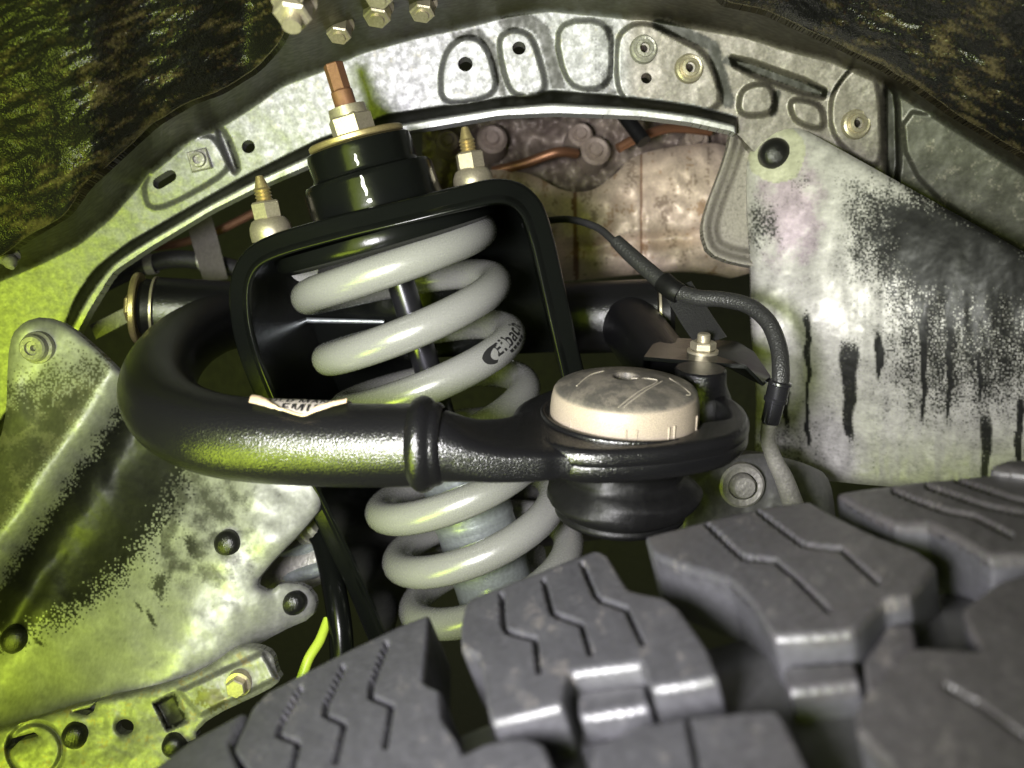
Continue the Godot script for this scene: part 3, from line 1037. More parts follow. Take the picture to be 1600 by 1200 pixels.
	# raised hairlines of the moulded emblem on the cap
	for line in [[-6, -26, 3, -16, 12, -5, 9, -3], [-4, -26, 5, -16, 14, -4], [18, 2, 24, -10, 22, -13], [-20, -6, -14, 4, -8, 8], [2, -2, 9, -3]]:
		var pl := []
		for k in range(0, line.size(), 2):
			var u: float = line[k]
			var v: float = line[k + 1]
			var rr := Vector2(u, v).length()
			var h := 16.2
			for q in [[5.6, 16.6, 10.0, 16.2], [10.0, 16.2, 16.0, 15.3], [16.0, 15.3, 22.0, 13.9], [22.0, 13.9, 26.5, 12.4], [26.5, 12.4, 28.0, 11.6]]:
				if rr >= q[0] and rr <= q[2]:
					h = lerpf(q[1], q[3], (rr - q[0]) / (q[2] - q[0])) + 0.12
			var p := hub(u, v, h)
			pl.append(Vector4(p.x, p.y, p.z, 0.28))
		tube(s, pl, 6, 4)
	for k in s.v.size():
		s.c[k] = Color(0.45, 0.40, 0.32)
	commit("moulded_line", s, M.cap_plastic, t)
	s = Shape.new()
	lathe(s, hub(0, 0, 0), EN, [Vector2(30, -12.5), Vector2(29.4, -15), Vector2(26.5, -17.5), Vector2(23.6, -19.5), Vector2(22.6, -22), Vector2(23.6, -24), Vector2(22.8, -26), Vector2(24.5, -28), Vector2(27.6, -30), Vector2(29.6, -32.5), Vector2(30.0, -35.5), Vector2(29.2, -38.5), Vector2(27.6, -40.5), Vector2(26.6, -41.5), Vector2(27.6, -42.8), Vector2(27.4, -44.5), Vector2(25, -46), Vector2(0.01, -47)], 64, 70)
	for k in s.v.size():
		var d := s.v[k] - HUB
		var h := d.dot(EN)
		if h < -17 and h > -40:
			var a := atan2(d.dot(E2), d.x)
			var f := 1.0 + 0.05 * sin(a * 2.0 + h * 0.5) + 0.04 * n_mid.get_noise_2d(a * 60, h * 8)
			f += 0.09 * step01(0.9, 0.0, absf(a + 0.35)) * step01(-18, -24, h)
			s.v[k] = HUB + EN * (h + 0.9 * sin(a * 3.0 + 1.0)) + (d - EN * h) * f
	for k in s.v.size():
		var h := (s.v[k] - HUB).dot(EN)
		if h < -13:
			s.v[k] += EN * (-13.0 - h) * 0.06
	commit("rubber_boot", s, M.rubber, t)
	build_sticker()

func smooth_rows(rows: Array, per: int) -> Array:
	var cols := []
	for k in rows[0].size():
		var c := []
		for r in rows:
			c.append(r[k])
		cols.append(smooth_path(c, per))
	var out := []
	for j in cols[0].size():
		var r := []
		for c in cols:
			r.append(c[j])
		out.append(r)
	return out

func tube_face(px: float, deg: float, lift: float) -> Array:
	# a point on the front tube: at picture column px, deg above the side that faces the viewer
	var f := clampf((px - 400.0) / 180.0, -0.3, 1.2)
	var c := cam(px, lerpf(688, 696, f), lerpf(311, 306, f))
	var a := deg_to_rad(deg)
	var n := Vector3(0, sin(a), -cos(a))
	return [c + n * (15.9 + lift), n]

func build_sticker() -> void:
	var t := thing("torn_sticker", "torn white paper sticker with black print peeling off the black arm tube", "sticker", tube_face(475, 60, 0)[0])
	var s := Shape.new()
	var rows := []
	for j in 9:
		var row := []
		for k in 25:
			var px := lerpf(404, 546, k / 24.0)
			var low := 50.0 if k > 0 else 60.0
			low = lerpf(55, 35, clampf((px - 404) / 85.0, 0, 1)) if px < 489 else lerpf(35, 62, clampf((px - 489) / 57.0, 0, 1))
			low += 1.5 * n_mid.get_noise_2d(px * 3, 1)
			var f := j / 8.0
			var deg := lerpf(112, low, f)
			row.append(tube_face(px, deg, 0.15 + 1.6 * pow(f, 4.0) + 0.25 * absf(n_mid.get_noise_2d(px * 2, j * 9)))[0])
		rows.append(row)
	skin(s, rows, false, 180)
	commit("paper", s, M.paper, t)
	s = Shape.new()
	# the curled edge shows the paper's tan back
	rows = []
	for j in 4:
		var row := []
		for k in 25:
			var px := lerpf(402, 548, k / 24.0)
			var low := lerpf(55, 35, clampf((px - 404) / 85.0, 0, 1)) if px < 489 else lerpf(35, 62, clampf((px - 489) / 57.0, 0, 1))
			low += 1.5 * n_mid.get_noise_2d(px * 3, 1)
			var wide := 1.5 + 20.0 * step01(462, 404, px) + 9.0 * step01(494, 506, px)
			row.append(tube_face(px, low + wide * (j / 3.0), 1.9 + 0.9 * sin(PI * j / 3.0))[0])
		rows.append(row)
	skin(s, rows, false, 180)
	commit("curled_edge", s, M.paper_back, t)
	s = Shape.new()
	lettering(s, "OLD MAN", 4.8, func(x, y): return tube_face(472 + x / 0.232, 73 + rad_to_deg(y / 15.9), 0.4), "Droid Sans", 700, true)
	lettering(s, "EMU", 6.0, func(x, y): return tube_face(478 + x / 0.232, 51 + rad_to_deg(y / 15.9), 1.1), "Droid Sans", 700, true)
	commit("black_print", s, M.ink, t)

# ------------------------------------------------------------------ cable and bracket
func build_cable() -> void:
	var t := thing("sensor_bracket", "small black sheet metal bracket with a bolt on the arm's post, beside the ring", "bracket", cam(1095, 575, 385))
	var s := Shape.new()
	var top := [cam(1006, 560, 376), cam(1165, 573, 366), cam(1192, 600, 364), cam(1204, 590, 372), cam(1178, 552, 396), cam(1150, 535, 410), cam(1050, 530, 412), cam(1020, 540, 400)]
	var n := EN
	var ring_top := []
	var ring_low := []
	for p in top:
		ring_top.append(p + n * 0.8)
		ring_low.append(p - n * 1.0)
	var mid := cam(1100, 552, 388)
	var a0 := []
	var a1 := []
	for p in top:
		a0.append(mid + n * 0.8)
		a1.append(mid - n * 1.0)
	skin(s, [a0, ring_top, ring_low, a1], true, 30)
	commit("plate", s, M.gloss_black, t)
	s = Shape.new()
	skin(s, [[cam(1006, 560, 376), cam(1020, 540, 400)], [cam(1004, 590, 377), cam(1018, 575, 400)], [cam(1003, 640, 378), cam(1016, 620, 400)]], false, 180)
	commit("folded_leg", s, M.gloss_black, t)
	s = Shape.new()
	var b := cam(1098, 551, 386)
	lathe(s, b, n, [Vector2(7.2, 0), Vector2(7.2, 1.4), Vector2(5.6, 1.6)], 28)
	prism(s, b + n * 1.4, n, 6.0, 4.2, 6, 0.2)
	lathe(s, b + n * 5.4, n, [Vector2(3.0, 0), Vector2(3.0, 3.4), Vector2(2.4, 4), Vector2(0.01, 4)], 18)
	commit("bolt", s, M.pale_zinc, t)
	s = Shape.new()
	var strap := []
	for q in [[1112, 535, 392, 11], [1088, 500, 405, 11.5], [1070, 470, 414, 12], [1056, 448, 420, 12]]:
		strap.append([cam(q[0] - 22, q[1] + 8, q[2]), cam(q[0] - 20, q[1] + 6, q[2] - 1.5), cam(q[0] + 22, q[1] - 8, q[2] - 1.5), cam(q[0] + 24, q[1] - 9, q[2])])
	skin(s, smooth_rows(strap, 4), false, 40)
	commit("cable_strap", s, M.cable, t)
	t = thing("sensor_cable", "black wheel sensor cable looping over the bracket and down the right shield", "cable", cam(1222, 600, 375))
	s = Shape.new()
	tube(s, [pt(812, 352, 490, 2.0), pt(845, 346, 470, 2.0), pt(890, 343, 458, 2.0), pt(932, 355, 446, 2.0), pt(958, 376, 436, 2.1), pt(985, 402, 430, 2.1)], 14, 8)
	commit("thin_wire", s, M.cable, t)
	s = Shape.new()
	tube(s, [pt(962, 376, 435, 3.6), pt(985, 398, 430, 4.1), pt(1010, 420, 424, 4.2), pt(1034, 440, 418, 4.3), pt(1048, 450, 414, 4.8)], 18, 8)
	commit("thick_sleeve", s, M.cable, t)
	s = Shape.new()
	tube(s, [pt(1036, 440, 416, 5.3), pt(1050, 452, 412, 5.4), pt(1062, 459, 410, 5.2)], 18, 6)
	commit("clamp_band", s, M.rubber, t)
	s = Shape.new()
	tube(s, [pt(1055, 455, 412, 4.2), pt(1090, 465, 405, 4.0), pt(1130, 468, 398, 3.9), pt(1170, 478, 390, 3.9), pt(1200, 503, 382, 3.9), pt(1216, 540, 376, 3.9), pt(1220, 575, 372, 3.9), pt(1219, 602, 371, 3.9)], 20, 10)
	commit("ribbed_cable", s, M.cable, t)
	s = Shape.new()
	var c0 := cam(1219, 596, 371)
	var c1 := cam(1196, 690, 380)
	var d := (c1 - c0).normalized()
	lathe(s, c0, d, [Vector2(4.0, -0.5), Vector2(5.3, 0), Vector2(5.4, 1.0), Vector2(4.9, 1.6), Vector2(4.9, 7.4), Vector2(5.3, 8.0), Vector2(5.2, 9.6), Vector2(4.4, 10), Vector2(4.2, 19), Vector2(3.9, 20), Vector2(0.01, 20)], 28, 30)
	commit("crimped_ferrule", s, M.chrome_dark, t)
	s = Shape.new()
	tube(s, [pt(1202, 660, 378, 3.4), pt(1200, 690, 382, 3.4), pt(1212, 722, 386, 3.8), pt(1226, 750, 390, 4.4), pt(1240, 790, 394, 5.0)], 18, 8)
	commit("metal_pipe", s, M.dusty_steel, t)

# ------------------------------------------------------------------ lower left and behind
func bracket_pos(x: float, y: float, sd: float) -> Vector3:
	var z := 372.0 - 0.10 * (x - 200.0) * 0.3 - 0.05 * (y - 1100)
	var p := Vector2(x, y)
	z += 5.0 * (1.0 - step01(-3, 4, poly_sd(p, slot_poly)))
	z -= 4.0 * (1.0 - step01(-4, 4, poly_sd(p, ear_poly)))
	z += 2.4 * (1.0 - step01(-3, 3, absf(p.distance_to(Vector2(55, 1172)) - 42) - 3.0))
	z += 0.8 * n_mid.get_noise_2d(x, y) + 2.0 * n_big.get_noise_2d(x, y)
	z += 2.0 * exp(sd / 4.0)
	return cam(x, y, z)

var gap_a := PackedVector2Array([Vector2(112, 1112), Vector2(140, 1106), Vector2(152, 1094), Vector2(146, 1112), Vector2(136, 1118)])
var gap_b := PackedVector2Array([Vector2(12, 1168), Vector2(18, 1154), Vector2(54, 1144), Vector2(60, 1150), Vector2(30, 1158), Vector2(17, 1172)])
var gap_c := PackedVector2Array([Vector2(292, 1160), Vector2(340, 1140), Vector2(350, 1150), Vector2(300, 1172)])
var slot_poly := PackedVector2Array([Vector2(242, 1100), Vector2(272, 1084), Vector2(292, 1126), Vector2(262, 1140)])
var ear_poly := PackedVector2Array([Vector2(280, 1080), Vector2(410, 1020), Vector2(432, 1060), Vector2(312, 1118)])

func bracket_col(x: float, y: float) -> Color:
	var n := n_fine.get_noise_2d(x, y) * 0.5 + n_mid.get_noise_2d(x * 1.3, y * 1.3)
	if poly_sd(Vector2(x, y), slot_poly) + 5.0 * n < 0:
		return Color(0.02, 0.02, 0.018)
	if Vector2((x - 335) / 40, (y - 1095) / 22).length() + 0.6 * n < 0.6:
		return Color(0.12, 0.11, 0.06)
	if n > 0.45:
		return Color(0.25, 0.21, 0.14)
	return Color(0.23, 0.23, 0.21).lerp(Color(0.17, 0.17, 0.15), step01(0.3, -0.5, n))

func build_behind() -> void:
	var t := thing("frame_bracket", "pale chassis bracket with a round hole and clips below the left shield", "bracket", cam(150, 1190, 368))
	var s := Shape.new()
	var poly := rounded(pv([-240, 1212, 0, 1140, 140, 1098, 268, 1070, 330, 1040, 366, 1012, 402, 1010, 426, 1022, 432, 1050, 440, 1062, 420, 1078, 330, 1120, 300, 1150, 330, 1220, 330, 1280, -240, 1280]), 1)
	sheet(s, Rect2(-240, 1000, 690, 280), 2.5, func(x, y): return maxf(maxf(poly_sd(Vector2(x, y), poly), 14.0 - Vector2(x - 195, (y - 1136) * 1.15).length()), -minf(minf(poly_sd(Vector2(x, y), gap_a), poly_sd(Vector2(x, y), gap_b)), poly_sd(Vector2(x, y), gap_c))), bracket_pos, bracket_col, func(_x, _y): return Vector3(0, 0, 5))
	commit("bracket_plate", s, M.shield, t)
	push_clip(t, bracket_pos(118, 1150, -20), Vector3(0.1, -0.2, -1), 6.0, "round clip left of the hole")
	push_clip(t, bracket_pos(272, 1166, -20), Vector3(0.1, -0.2, -1), 5.4, "round clip beside the tyre")
	s = Shape.new()
	var nut_at := bracket_pos(375, 1066, -20)
	var ax := Vector3(-0.05, -0.2, -1).normalized()
	lathe(s, nut_at, ax, [Vector2(5.8, -1), Vector2(5.6, 2), Vector2(4, 2.2)], 24)
	prism(s, nut_at + ax * 1.6, ax, 4.6, 4.5, 6, 0.2)
	commit("hex_bolt", s, M.pale_zinc, t)
	# hoses, pipes and link seen between shield and spring tower
	t = thing("brake_hose", "black rubber brake hose hanging behind the tyre, left of the spring tower", "hose", cam(545, 1000, 420))
	s = Shape.new()
	tube(s, [pt(470, 812, 455, 6), pt(500, 838, 448, 6), pt(514, 880, 440, 6.2), pt(524, 930, 430, 6.2), pt(532, 985, 424, 6.2), pt(536, 1060, 420, 6.2)], 20, 8)
	commit("hose", s, M.gloss_black, t)
	s = Shape.new()
	lathe(s, cam(488, 826, 452), Vector3(0.6, 0.4, -0.7), [Vector2(0.01, 9), Vector2(5, 9), Vector2(7.5, 7), Vector2(7.8, 1), Vector2(8.6, 0), Vector2(8.6, -5)], 28)
	commit("banjo_fitting", s, M.dusty_steel, t)
	t = thing("stabiliser_link_bracket", "dusty dark steel link bracket in the notch between left shield and hose", "bracket", cam(450, 900, 470))
	s = Shape.new()
	tube(s, [pt(380, 930, 480, 15), pt(430, 905, 470, 15), pt(480, 880, 462, 14), pt(530, 868, 460, 12)], 20, 8)
	commit("link_arm", s, M.dusty_steel, t)
	s = Shape.new()
	tube(s, [pt(425, 878, 462, 3.5), pt(465, 864, 454, 4), pt(500, 846, 450, 3)], 14, 6)
	tube(s, [pt(440, 902, 455, 3), pt(480, 895, 448, 4), pt(520, 880, 444, 3)], 14, 6)
	commit("bright_edge", s, M.zinc, t)
	t = thing("loose_wire", "yellow-green insulated wire curving out beside the brake hose above the tyre", "wire", cam(480, 1045, 410))
	s = Shape.new()
	tube(s, [pt(468, 1070, 408, 2.6), pt(482, 1030, 412, 2.6), pt(500, 1000, 418, 2.6), pt(512, 968, 426, 2.4)], 12, 8)
	commit("insulated_wire", s, M.lime_wire, t)
	t = thing("steering_knuckle", "pale dusty steering knuckle with a round boss below the right end of the arm", "knuckle", cam(1180, 800, 420))
	s = Shape.new()
	var kp := rounded(pv([1060, 760, 1090, 738, 1130, 716, 1190, 706, 1260, 724, 1300, 745, 1310, 860, 1060, 900]), 2)
	sheet(s, Rect2(1050, 700, 270, 210), 4, func(x, y): return poly_sd(Vector2(x, y), kp), func(x, y, sd): return cam(x, y, 414 + 0.06 * (x - 1150) + 5.0 * exp(sd / 8.0) + 3.0 * n_big.get_noise_2d(x * 2, y * 2)), func(_x, _y): return Color(0.14, 0.14, 0.13), func(_x, _y): return Vector3(0, 0, 20))
	commit("knuckle_body", s, M.shield, t)
	s = Shape.new()
	lathe(s, cam(1157, 757, 415), Vector3(0, -0.1, -1), [Vector2(11.5, -2), Vector2(11.3, 3), Vector2(10, 4), Vector2(7, 3.5), Vector2(6.6, 1), Vector2(6.2, 6.5), Vector2(5, 8), Vector2(0.01, 8.4)], 32)
	commit("round_boss", s, M.dusty_steel, t)
	t = thing("frame_rail", "dark dusty chassis rail running behind the lower coils of the spring", "chassis rail", cam(650, 860, 540))
	s = Shape.new()
	var rail := []
	for q in [[330, 800, 540], [520, 790, 535], [760, 770, 535], [1000, 740, 540], [1130, 725, 545]]:
		var ring := []
		for e in [[-40, 0], [-34, -8], [34, -8], [40, 0], [40, 60], [-40, 60]]:
			var p := cam(q[0], q[1], q[2])
			ring.append(p + Vector3(0, e[0], e[1]))
		rail.append(ring)
	var turned := []
	for j in 6:
		var r := []
		for ring in rail:
			r.append(ring[j])
		turned.append(r)
	turned.append(turned[0])
	skin(s, turned, false, 30)
	commit("box_section", s, M.bay_steel, t)
	for q in [[880, 800], [1010, 735]]:
		s = Shape.new()
		prism(s, cam(q[0], q[1], 531), Vector3(0, 0, -1), 8, 6)
		commit("rail_bolt", s, M.dusty_steel, t)
	t = thing("wiring_loom", "black taped wiring loom crossing the dark gap left of the spring tower", "wiring", cam(250, 420, 560))
	s = Shape.new()
	tube(s, [pt(130, 460, 575, 6), pt(200, 425, 565, 6), pt(270, 405, 560, 6), pt(350, 415, 560, 6), pt(420, 440, 560, 6)], 16, 8)
	commit("taped_bundle", s, M.cable, t)
	s = Shape.new()
	tube(s, [pt(180, 380, 590, 3), pt(250, 385, 585, 3), pt(330, 365, 580, 3), pt(420, 320, 580, 3)], 12, 8)
	commit("thin_lead", s, M.rusty, t)
	for q in [[236, 413, 561], [318, 407, 559]]:
		s = Shape.new()
		lathe(s, cam(q[0], q[1], q[2]), Vector3(1, 0.12, 0), [Vector2(6.2, -3), Vector2(6.9, -3), Vector2(6.9, 3), Vector2(6.2, 3)], 20)
		commit("tie_band", s, M.dusty_steel, t)
	# engine bay behind the arch
	t = thing("heat_shield", "dusty beige pressed heat shield in the engine bay behind the spring tower", "heat shield", cam(960, 420, 570))
	s = Shape.new()
	var hp := rounded(pv([700, 300, 760, 262, 830, 270, 880, 300, 925, 300, 965, 270, 985, 245, 1040, 230, 1130, 220, 1180, 260, 1190, 440, 1080, 420, 960, 432, 860, 440, 720, 440]), 2)
	sheet(s, Rect2(690, 210, 520, 240), 3, func(x, y): return poly_sd(Vector2(x, y), hp), heat_pos, heat_col, func(_x, _y): return Vector3(0, 1, 14))
	commit("pressed_sheet", s, M.heat_metal, t)
	s = Shape.new()
	for q in [[856, 348, 564]]:
		lathe(s, cam(q[0], q[1], q[2]), Vector3(0, 0, -1), [Vector2(7, -3), Vector2(6.8, 3), Vector2(5, 4.5), Vector2(0.01, 5)], 24)
	tint(s, Color(0.5, 0.4, 0.32))
	commit("rivet", s, M.heat_metal, t)
	for w in [[[pt(770, 268, 590, 3.6), pt(820, 255, 585, 3.6), pt(870, 238, 580, 3.6), pt(900, 240, 590, 3.6)], "rusty copper pipe above the heat shield, beside the right stud nut"], [[pt(965, 232, 570, 3.4), pt(1000, 214, 572, 3.4), pt(1050, 200, 580, 3.4), pt(1110, 205, 590, 3.4)], "copper pipe under the fender lip, crossing behind the black hose end"]]:
		t = thing("copper_pipe", w[1], "pipe", Vector3(w[0][0].x, w[0][0].y, w[0][0].z), "copper pipes in the engine bay")
		s = Shape.new()
		tube(s, w[0], 14, 8)
		commit("pipe", s, M.copper, t)
	t = thing("hose_end", "short black hose end pointing down under the fender lip", "hose", cam(1005, 222, 548))
	s = Shape.new()
	tube(s, [pt(972, 178, 556, 4.5), pt(990, 200, 552, 5), pt(1006, 222, 548, 5)], 18, 6)
	commit("hose", s, M.rubber, t)
	t = thing("engine_casting", "rusty brown engine casting with round bosses under the fender lip", "engine part", cam(850, 230, 610))
	s = Shape.new()
	sheet(s, Rect2(660, 150, 500, 160), 4, func(_x, y): return y - 306.0, func(x, y, _sd): return cam(x, y, 618 - 20.0 * n_big.get_noise_2d(x * 2.5, y * 2.5) - 7.0 * n_mid.get_noise_2d(x * 1.3, y * 1.3)), func(x, y): return Color(0.17, 0.135, 0.11).lerp(Color(0.30, 0.25, 0.205), step01(-0.2, 0.4, n_mid.get_noise_2d(x, y))), func(_x, _y): return Vector3(0, 0, 20))
	commit("rough_casting", s, M.heat_metal, t)
	for q in [[768, 222, 11], [905, 215, 9], [928, 240, 11], [1085, 222, 9], [700, 225, 8]]:
		s = Shape.new()
		lathe(s, cam(q[0], q[1], 604), Vector3(0.1, 0.1, -1), [Vector2(q[2] + 1, -12), Vector2(q[2], 6), Vector2(q[2] * 0.8, 8), Vector2(q[2] * 0.5, 7), Vector2(q[2] * 0.4, 10), Vector2(0.01, 10)], 24)
		for k in s.v.size():
			s.c[k] = Color(0.26, 0.21, 0.17)
		commit("boss", s, M.heat_metal, t)
	t = thing("support_brace", "grey sheet metal brace with a bent rim, left of the right shield's clip", "brace", cam(1150, 410, 462))
	s = Shape.new()
	var bp := rounded(pv([1152, 150, 1215, 140, 1215, 420, 1150, 412, 1108, 396, 1097, 362, 1102, 330, 1136, 240, 1146, 190]), 1)
	sheet(s, Rect2(1085, 130, 140, 300), 2.6, func(x, y): return poly_sd(Vector2(x, y), bp), func(x, y, sd): return cam(x, y, 468 - 5.0 * step01(-26, -16, sd) - 6.0 * step01(-14, -4, sd)), func(x, y): return Color(0.34, 0.31, 0.28) if n_fine.get_noise_2d(x, y) > -0.5 else Color(0.22, 0.2, 0.18), func(_x, _y): return Vector3(0, 0, 8))
	commit("brace_sheet", s, M.body_metal, t)
	t = thing("grey_strap", "plain grey metal strap hanging in the dark left of the spring tower", "strap", cam(330, 430, 540))
	s = Shape.new()
	skin(s, [[cam(286, 330, 548), cam(326, 322, 548)], [cam(300, 380, 545), cam(340, 372, 545)], [cam(318, 440, 540), cam(356, 436, 540)]], false, 180)
	tint(s, Color(0.16, 0.145, 0.14))
	commit("strap", s, M.body_metal, t)
	t = thing("thin_bracket", "thin dusty strip in the dark gap beside the arm's left bushing", "bracket", cam(170, 520, 500))
	s = Shape.new()
	skin(s, [[cam(140, 508, 505), cam(150, 530, 505)], [cam(200, 478, 500), cam(206, 500, 500)], [cam(240, 462, 498), cam(244, 484, 498)]], false, 180)
	commit("strip", s, M.dusty_steel, t)
	# the far side of the engine bay
	t = thing("engine_bay_wall", "far inner wall of the engine bay, seen dimly through the gaps", "wall", cam(800, 600, 2250))
	t.set_meta("kind", "structure")
	s = Shape.new()
	skin(s, [[cam(-700, -400, 1000), cam(-700, 1700, 1000)], [cam(-100, -300, 2100), cam(-100, 1500, 2100)], [cam(800, -300, 2300), cam(800, 1500, 2300)], [cam(1700, -300, 2100), cam(1700, 1500, 2100)], [cam(2300, -400, 1000), cam(2300, 1700, 1000)]], false, 180)
	commit("wall_sheet", s, M.bay_paint, t)

func heat_pos(x: float, y: float, sd: float) -> Vector3:
	var z := 566.0 - 0.02 * (x - 900)
	for k in [[897.0, 3.0, 5.0], [1002.0, 2.4, 4.0], [868.0, -2.5, 8.0], [1060.0, -3.0, 14.0]]:
		z += k[1] * exp(-pow((x - k[0] - 0.03 * (y - 300)) / k[2], 2.0))
	z += 9.0 * exp(-pow((y - 372.0 + 12.0 * sin(x * 0.012)) / 13.0, 2.0)) * step01(860, 920, x)
	z += 12.0 * n_big.get_noise_2d(x * 1.4, y * 1.4) + 22.0 * pow((y - 330.0) / 110.0, 2.0) + 2.0 * n_mid.get_noise_2d(x * 0.8, y * 0.8) + 9.0 * exp(sd / 9.0)
	return cam(x, y, z)

func heat_col(x: float, y: float) -> Color:
	var n := n_mid.get_noise_2d(x * 0.8, y * 0.5) + 0.3 * n_fine.get_noise_2d(x, y)
	if absf(x - 897 - 0.03 * (y - 300)) < 3.5 + 2.0 * n or absf(x - 1002) < 1.6 + n:
		return Color(0.22, 0.12, 0.07)
	if n > 0.42:
		return Color(0.42, 0.29, 0.19)
	if n < -0.45:
		return Color(0.34, 0.26, 0.20)
	return Color(0.62, 0.50, 0.40)

# ------------------------------------------------------------------ tyre
const TYRE_R := 609.0
var tyre_axis := Vector3(-0.10, 0.14, 1.0).normalized()
var tyre_mid := Vector3(199, -639, 280)

func tread_hit(px: float, py: float, r := TYRE_R) -> Vector3:
	var d := Vector3((px - 800.0) / FOCAL, -(py - 600.0) / FOCAL, 1.0)
	var dp := d - tyre_axis * d.dot(tyre_axis)
	var o := -tyre_mid
	var op := o - tyre_axis * o.dot(tyre_axis)
	var a := dp.dot(dp)
	var b := 2.0 * dp.dot(op)
	var c := op.dot(op) - r * r
	var disc := maxf(b * b - 4 * a * c, 0.0)
	var t := (-b - sqrt(disc)) / (2 * a)
	if t < 0:
		t = (-b + sqrt(disc)) / (2 * a)
	return d * t

func radial(p: Vector3) -> Vector3:
	var q := p - tyre_mid
	return (q - tyre_axis * q.dot(tyre_axis)).normalized()

func tread_block(parent: Node3D, flat: Array, sipes: Array, drop := 0.0, edge := 7.0, deep := 16.0) -> void:
	var poly := rounded(pv(flat), 2, 0.08)
	var box := Rect2(poly[0], Vector2.ZERO)
	for q in poly:
		box = box.expand(q)
	var lines := []
	for l in sipes:
		var line := pv(l)
		var b := Rect2(line[0], Vector2.ZERO)
		for q in line:
			b = b.expand(q)
		lines.append([line, b.grow(14)])
	var pos := func(x: float, y: float, sd: float) -> Vector3:
		var p := tread_hit(x, y)
		var k := clampf(1.0 + sd / edge, 0.0, 1.0)
		var h := -drop - 1.7 * (1.0 - sqrt(maxf(1.0 - k * k, 0.0)))
		h += 0.10 * n_mid.get_noise_2d(x * 1.2, y * 1.2) + 0.03 * n_fine.get_noise_2d(x * 0.7, y * 0.7) + 0.25 * n_big.get_noise_2d(x, y)
		for l in lines:
			if l[1].has_point(Vector2(x, y)):
				var q := Vector2(x, y)
				var d := line_d(q, l[0])
				# beads on the straight ends of the sipe, a plain kink in its middle
				var along: float = (q - l[0][0]).length()
				var total: float = (l[0][-1] - l[0][0]).length()
				var bead := 1.3 * sin(along * 0.62) if along < total * 0.42 or along > total * 0.78 else 0.0
				h -= 2.8 * step01(5.0 + bead, 1.0 + bead * 0.5, d)
		return p + radial(p) * h
	var col := func(x: float, y: float) -> Color:
		var n := n_fine.get_noise_2d(x * 1.2, y * 1.2) * 0.5 + n_mid.get_noise_2d(x * 0.9, y * 0.9) + 0.4 * n_big.get_noise_2d(x, y)
		var g := 0.054 + 0.008 * n
		var warm := step01(1000, 1500, x)  # warm light on the right put into the rubber colour
		return coat(Color(g * (0.98 + 0.06 * warm), g * 0.98, g * (1.05 - 0.08 * warm)), Color(0.115, 0.108, 0.10), n - 0.64, 0.14)
	var s := Shape.new()
	sheet(s, box.grow(4), 2.3 if sipes.size() else 3.0, func(x, y): return poly_sd(Vector2(x, y), poly), pos, col, func(x, y): return radial(tread_hit(x, y)) * -1.5)
	# side walls follow the outline
	var walls := [[], [], [], []]
	for k in poly.size():
		var a := poly[k]
		var b := poly[(k + 1) % poly.size()]
		var n := maxi(1, int(a.distance_to(b) / 7.0))
		for j in n:
			var q := a.lerp(b, float(j) / n)
			var p: Vector3 = pos.call(q.x, q.y, 0.0)
			for w in 4:
				walls[w].append(p - radial(p) * (deep * [0.0, 0.12, 0.55, 1.0][w]))
	var w0 := s.v.size()
	skin(s, walls, true, 90)
	for k in range(w0, s.v.size()):
		s.c[k] = Color(0.053, 0.053, 0.055)
	commit("tread_block", s, M.tyre_rubber, parent)

